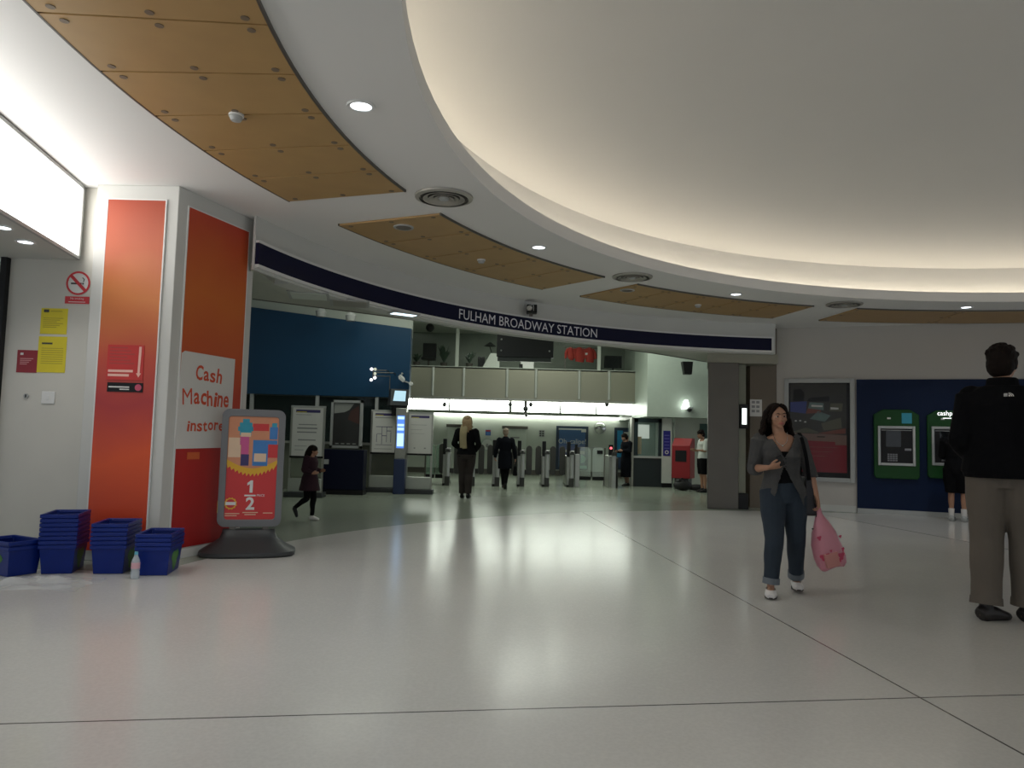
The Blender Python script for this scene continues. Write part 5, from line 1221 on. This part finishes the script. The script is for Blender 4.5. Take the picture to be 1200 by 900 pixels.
g.tube([P['pelvis']+V((0, 0, -.02)), P['pelvis']+V((0, 0, .03))], [(.130, .104), (.132, .104)], 22, ref=(1, 0, 0))
g.tube([P['neck']+V((0, .004, -.015)), P['neck']+V((0, .002, .028))], [(.054, .052), (.050, .048)], 18, ref=(1, 0, 0))
for s in 'LR': arm(g, P, s, .019, 1, hi=1)
jk = remeshed('fleece_jacket', g, fleece, t, .009/MH, 4)
# small white logo of nested arcs on the back of the jacket
g = G(); cxl, czl, yl = -.020, .802, .098
def back_y(x, z):
    best = None
    for v_ in jk.data.vertices:
        if abs(v_.co.x-x) < .008 and abs(v_.co.z-z) < .008 and v_.co.y > 0: best = max(best or 0, v_.co.y)
    return best or .09
for r0, r1 in ((.0, .005), (.0067, .009), (.0107, .013)):
    n = 8
    for i in range(n):
        a0, a1 = R(90*i/n), R(90*(i+1)/n)
        pts = [(r0*math.cos(a0), r0*math.sin(a0)), (r1*math.cos(a0), r1*math.sin(a0)), (r1*math.cos(a1), r1*math.sin(a1)), (r0*math.cos(a1), r0*math.sin(a1))]
        g.add([(cxl-px_*1.25, back_y(cxl-px_*1.25, czl+pz_)+.0022, czl+pz_) for px_, pz_ in pts], [(0, 1, 2, 3)])
for k_ in range(3): 
    zz = czl+.008-k_*.004
    g.add([(x_, back_y(x_, z_)+.0022, z_) for x_, z_ in ((cxl+.003, zz), (cxl+.014, zz), (cxl+.014, zz+.0025), (cxl+.003, zz+.0025))], [(0, 1, 2, 3)])
g.build('logo', paper, jk, smooth=False)
hair = short_hair(t, q, M_, hair_dk, 1.04, True, MH)

# --- people in the hall
P = fig_default()
P.update(elL=V((.150, .03, .655)), wrL=V((.095, -.07, .60)), handL=V((-.7, -.6, .1)), palmL=V((0, .5, .8)), elR=V((-.150, .03, .65)), wrR=V((-.095, -.07, .57)), handR=V((.7, -.6, 0)), palmR=V((0, .5, .8)),
    kneeL=V((.040, -.012, .285)), ankL=V((.042, -.02, .045)), kneeR=V((-.040, -.0, .285)), ankR=V((-.040, .05, .050)))
loc = flr(545, 584); bh = 1.70
t, b, q, M_ = person('blonde woman in black seen from behind walking to the gates with a beige scarf', loc, R(176), bh, P, .010)
darkbr = mat('dark_brown_cloth', (.030, .022, .019), .9, noise=.2)
remeshed('trousers', trouser_geo(P, .008, .95, .006), darkbr, t, .009/bh, 3)
g = G(); torso(g, P, .014, 1, lo=0, hi=8, flare=.008)
for s in 'LR': arm(g, P, s, .012, 1, hi=1)
remeshed('black_coat', g, blackf, t, .009/bh, 3)
g = G(); torso(g, P, .019, 1, lo=0, hi=2, flare=.004); remeshed('skirt', g, darkbr, t, .009/bh, 3)
for s in 'LR': g = G(); foot(g, P, s, .004); remeshed('shoe', g, black, t, .008/bh, 2)
g = G(); g.ball(q(0, .010, .026), (.052, .062, .050), 16, rot=M_)
rnd = random.Random(2)
for i in range(30):
    x = rnd.uniform(-.045, .045); g.tube([q(x*.8, .03, .05), q(x*1.1, .066, .0), q(x*1.2-.01, .074, -.06), q(x*1.0-.012, .078, -.105-rnd.random()*.03)], [.012, .013, .012, .005], 7, sub=3)
for sx in (-1, 1): g.tube([q(sx*.03, -.03, .05), q(sx*.05, .0, .0), q(sx*.05, .03, -.07)], [.014, .014, .010], 8, sub=3)
remeshed('hair', g, hair_bl, t, .008/bh, 1)
beige = mat('beige_scarf', (.36, .30, .17), .9, noise=.2, scale=25, bump=.3)
g = G(); g.tube([q(-.05, -.02, -.062), q(-.02, .05, -.055), q(.05, .05, -.060), q(.055, -.02, -.062)], [(.022, .018)]*4, 10, sub=3)
g.tube([q(.010, .068, -.05), q(.022, .095, -.13), q(.026, .098, -.22), q(.012, .095, -.33)], [(.030, .014), (.034, .014), (.034, .012), (.030, .010)], 12, sub=4, ref=(1, 0, 0))
g.tube([q(.050, .066, -.05), q(.054, .092, -.13), q(.052, .095, -.24), q(.048, .090, -.32)], [(.020, .014), (.026, .014), (.026, .012), (.024, .010)], 12, sub=4, ref=(1, 0, 0))
remeshed('scarf', g, beige, t, .008/bh, 2)

P = fig_default()
P.update(elL=V((.150, .02, .645)), wrL=V((.165, -.04, .52)), elR=V((-.150, .03, .645)), wrR=V((-.170, .0, .50)), curlL=.9,
    kneeL=V((.030, -.055, .290)), ankL=V((.020, .02, .06)), kneeR=V((-.030, -.01, .285)), ankR=V((-.015, .085, .085)), toeR=V((0, -.75, -.65)), toeL=V((0, -1, 0)))
loc = flr(591, 573); bh = 1.50
t, b, q, M_ = person('grey-haired person in a long dark coat walking away toward the gates', loc, R(182), bh, P, .010)
coatm = mat('dark_coat', (.007, .008, .012), .9, noise=.2, spec=.1)
remeshed('trousers', trouser_geo(P, .002, .97), blackf, t, .009/bh, 3)
g = G(); torso(g, P, .018, 1, lo=0, hi=8); g.tube([P['pelvis']+V((0, 0, .05)), P['pelvis']+V((0, .005, -.08)), P['pelvis']+V((0, .012, -.20))], [(.112, .085), (.120, .092), (.115, .088)], 18, sub=3, ref=(1, 0, 0))
for s in 'LR': arm(g, P, s, .014, 1, hi=1)
g.tube([P['neck']+V((0, 0, -.02)), P['neck']+V((0, 0, .02))], [.046, .043], 14)
remeshed('coat', g, coatm, t, .009/bh, 3)
for s in 'LR': g = G(); foot(g, P, s, .003); remeshed('shoe', g, black, t, .008/bh, 2)
short_hair(t, q, M_, hair_gy, 1.02, False, bh)
hp = Matrix.Rotation(R(182), 3, 'Z') @ ((P['wrR']+V((0, 0, -.05)))*bh)+loc
t2 = thing('handbag', 'dark handbag carried by the person in the long dark coat', 'bag', hp, R(90))
g = G().frustum((-.17, .17, -.06, .06), (-.13, .13, -.03, .03), -.34, -.10); remeshed('bag_body', g, blackf, t2, .015, 5); G().tube([(-.09, 0, -.11), (-.07, 0, -.01), (.07, 0, -.01), (.09, 0, -.11)], .010, 6, sub=4).build('handle', black, t2)

# the running girl
P = fig_default()
P.update(head=V((0, -.030, .905)), headrot=(R(8), 0, R(20)), neck=V((0, -.018, .828)), chest=V((0, -.008, .71)),
    kneeL=V((.045, -.04, .28)), ankL=V((.045, -.030, .050)), kneeR=V((-.045, .01, .29)), ankR=V((-.040, .175, .165)), toeR=V((0, -.4, -.9)),
    elL=V((.120, .0, .66)), wrL=V((.105, -.10, .64)), handL=V((-.2, -1, .2)), elR=V((-.120, .03, .66)), wrR=V((-.115, -.08, .62)), handR=V((.2, -1, .1)))
loc = flr(361, 610); bh = 1.10
t, b, q, M_ = person('young girl in a dark maroon coat running past the notice boards', (loc.x, loc.y, 0), R(80), bh, P, .009, bust=0, k=.98)
face(t, b, q, M_)
maroon = mat('maroon_coat', (.024, .005, .012), .9, noise=.25)
remeshed('leggings', trouser_geo(P, .000, .95), blackf, t, .008/bh, 2)
g = G(); torso(g, P, .020, 1, lo=0, hi=8); g.tube([P['pelvis']+V((0, 0, .08)), P['pelvis'], P['pelvis']+V((0, .0, -.14))], [(.10, .085), (.118, .11), (.150, .135)], 18, sub=3, ref=(1, 0, 0))
for s in 'LR': arm(g, P, s, .016, 1, hi=1)
remeshed('coat', g, maroon, t, .008/bh, 3)
for s in 'LR': g = G(); foot(g, P, s, .006); remeshed('shoe', g, whites if s == 'L' else black, t, .007/bh, 2)
g = G(); g.ball(q(0, .012, .026), (.058, .066, .054), 16, rot=M_); g.ball(q(0, .045, -.02), (.055, .045, .06), 12, rot=M_)
rnd = random.Random(4)
for i in range(26):
    a = R(rnd.uniform(0, 180)); g.tube([q(.04*math.cos(a), .02+.04*math.sin(a), .04), q(.060*math.cos(a), .03+.055*math.sin(a), -.02), q(.062*math.cos(a), .04+.06*math.sin(a), -.09-.02*rnd.random())], [.014, .014, .006], 7, sub=3)
remeshed('hair', g, hair_dk, t, .008/bh, 1)

# figure leaning at the last gate
P = fig_default()
P.update(head=V((0, -.055, .905)), headrot=(R(22), 0, 0), neck=V((0, -.035, .83)), chest=V((0, -.02, .71)), elL=V((.13, -.02, .65)), wrL=V((.09, -.15, .66)), handL=V((-.3, -1, 0)), elR=V((-.13, -.02, .65)), wrR=V((-.09, -.15, .64)), handR=V((.3, -1, 0)),
    kneeL=V((.04, -.01, .285)), ankL=V((.042, .01, .045)), kneeR=V((-.04, -.01, .285)), ankR=V((-.042, .03, .045)))
loc = flr(733, 569); bh = 1.50
t, b, q, M_ = person('person in long dark clothing bending over the last gate beside the booth', (loc.x-.02, loc.y-.25, 0), R(-65), bh, P, .011, skinm=skind)
g = G(); torso(g, P, .022, 1, lo=0, hi=8); g.tube([P['pelvis']+V((0, 0, .06)), P['pelvis']+V((0, 0, -.1)), P['pelvis']+V((0, .005, -.36))], [(.112, .09), (.125, .105), (.120, .11)], 18, sub=3, ref=(1, 0, 0))
for s in 'LR': arm(g, P, s, .015, 1, hi=.95)
remeshed('long_coat', g, mat('ink_coat', (.005, .006, .009), .9, spec=.1), t, .010/bh, 3)
for s in 'LR': g = G(); foot(g, P, s, .004); remeshed('shoe', g, black, t, .008/bh, 2)
short_hair(t, q, M_, hair_dk, 1.06, True, bh)

# man in a white t-shirt at the red machine
P = fig_default()
P.update(head=V((0, -.045, .912)), headrot=(R(24), 0, 0), neck=V((0, -.02, .838)), elL=V((.125, -.02, .655)), wrL=V((.06, -.14, .665)), handL=V((-.5, -.9, .1)), palmL=V((-.3, .1, .9)), curlL=.6, elR=V((-.125, -.02, .655)), wrR=V((-.06, -.14, .655)), handR=V((.5, -.9, .1)), palmR=V((.3, .1, .9)), curlR=.6)
loc = flr(824, 577); bh = 1.62
t, b, q, M_ = person('man in white t-shirt and black shorts looking down beside the red machine', loc, R(-80), bh, P, .010, bust=0)
face(t, b, q, M_)
tee = mat('white_cotton', (.62, .66, .62), .9)
g = G(); torso(g, P, .016, 1, lo=1, hi=7)
for s in 'LR': arm(g, P, s, .016, 1, hi=.42)
remeshed('tshirt', g, tee, t, .009/bh, 3)
g = G(); torso(g, P, .012, 1, lo=0, hi=3)
for s in 'LR': leg(g, P, s, .020, 1, hi=.5)
remeshed('shorts', g, blackf, t, .009/bh, 3)
for s in 'LR': g = G(); foot(g, P, s, .006); remeshed('shoe', g, black, t, .008/bh, 2)
short_hair(t, q, M_, hair_dk, 1.03, True, bh)

# person at the right cash machine
P = fig_default()
P.update(head=V((0, -.04, .915)), headrot=(R(18), 0, R(15)), elL=V((.135, -.02, .66)), wrL=V((.08, -.13, .66)), handL=V((-.4, -.9, .1)), palmL=V((-.3, .1, -.9)), elR=V((-.135, -.01, .66)), wrR=V((-.09, -.14, .66)), handR=V((.4, -.9, .1)), palmR=V((.3, .1, -.9)), curlL=.6, curlR=.6)
loc = flr(1124, 608); loc = loc*.965; bh = 1.74
t, b, q, M_ = person('person in black top and shorts with white socks using the right cash machine', (loc.x-.02, loc.y, 0), R(140), bh, P, .009, bust=0, k=.92)
face(t, b, q, M_)
g = G(); torso(g, P, .022, 1, lo=0, hi=8)
for s in 'LR': arm(g, P, s, .016, 1, hi=.62)
remeshed('black_top', g, blackf, t, .009/bh, 3)
g = G(); torso(g, P, .014, 1, lo=0, hi=3)
for s in 'LR': leg(g, P, s, .020, 1, hi=.5)
remeshed('shorts', g, blackf, t, .009/bh, 3)
for s in 'LR':
    kn, an = P['knee'+s], P['ank'+s]; G().tube([kn.lerp(an, .66), kn.lerp(an, 1.0)], [.029, .024], 14).build('sock', whites, t)
    g = G(); foot(g, P, s, .006); sh = remeshed('trainer', g, mat('trainer_grey', (.42, .43, .42), .6), t, .007/bh, 2)
    an = P['ank'+s]; base = V((an.x, an.y, 0)); td = P['toe'+s].normalized()
    G().tube([base+td*.00+V((0, 0, .03)), base+td*.05+V((0, 0, .03))], [(.030, .012), (.034, .006)], 10, ref=(1, 0, 0)).build('stripe', black, sh)
short_hair(t, q, M_, hair_dk, 1.03, True, bh)
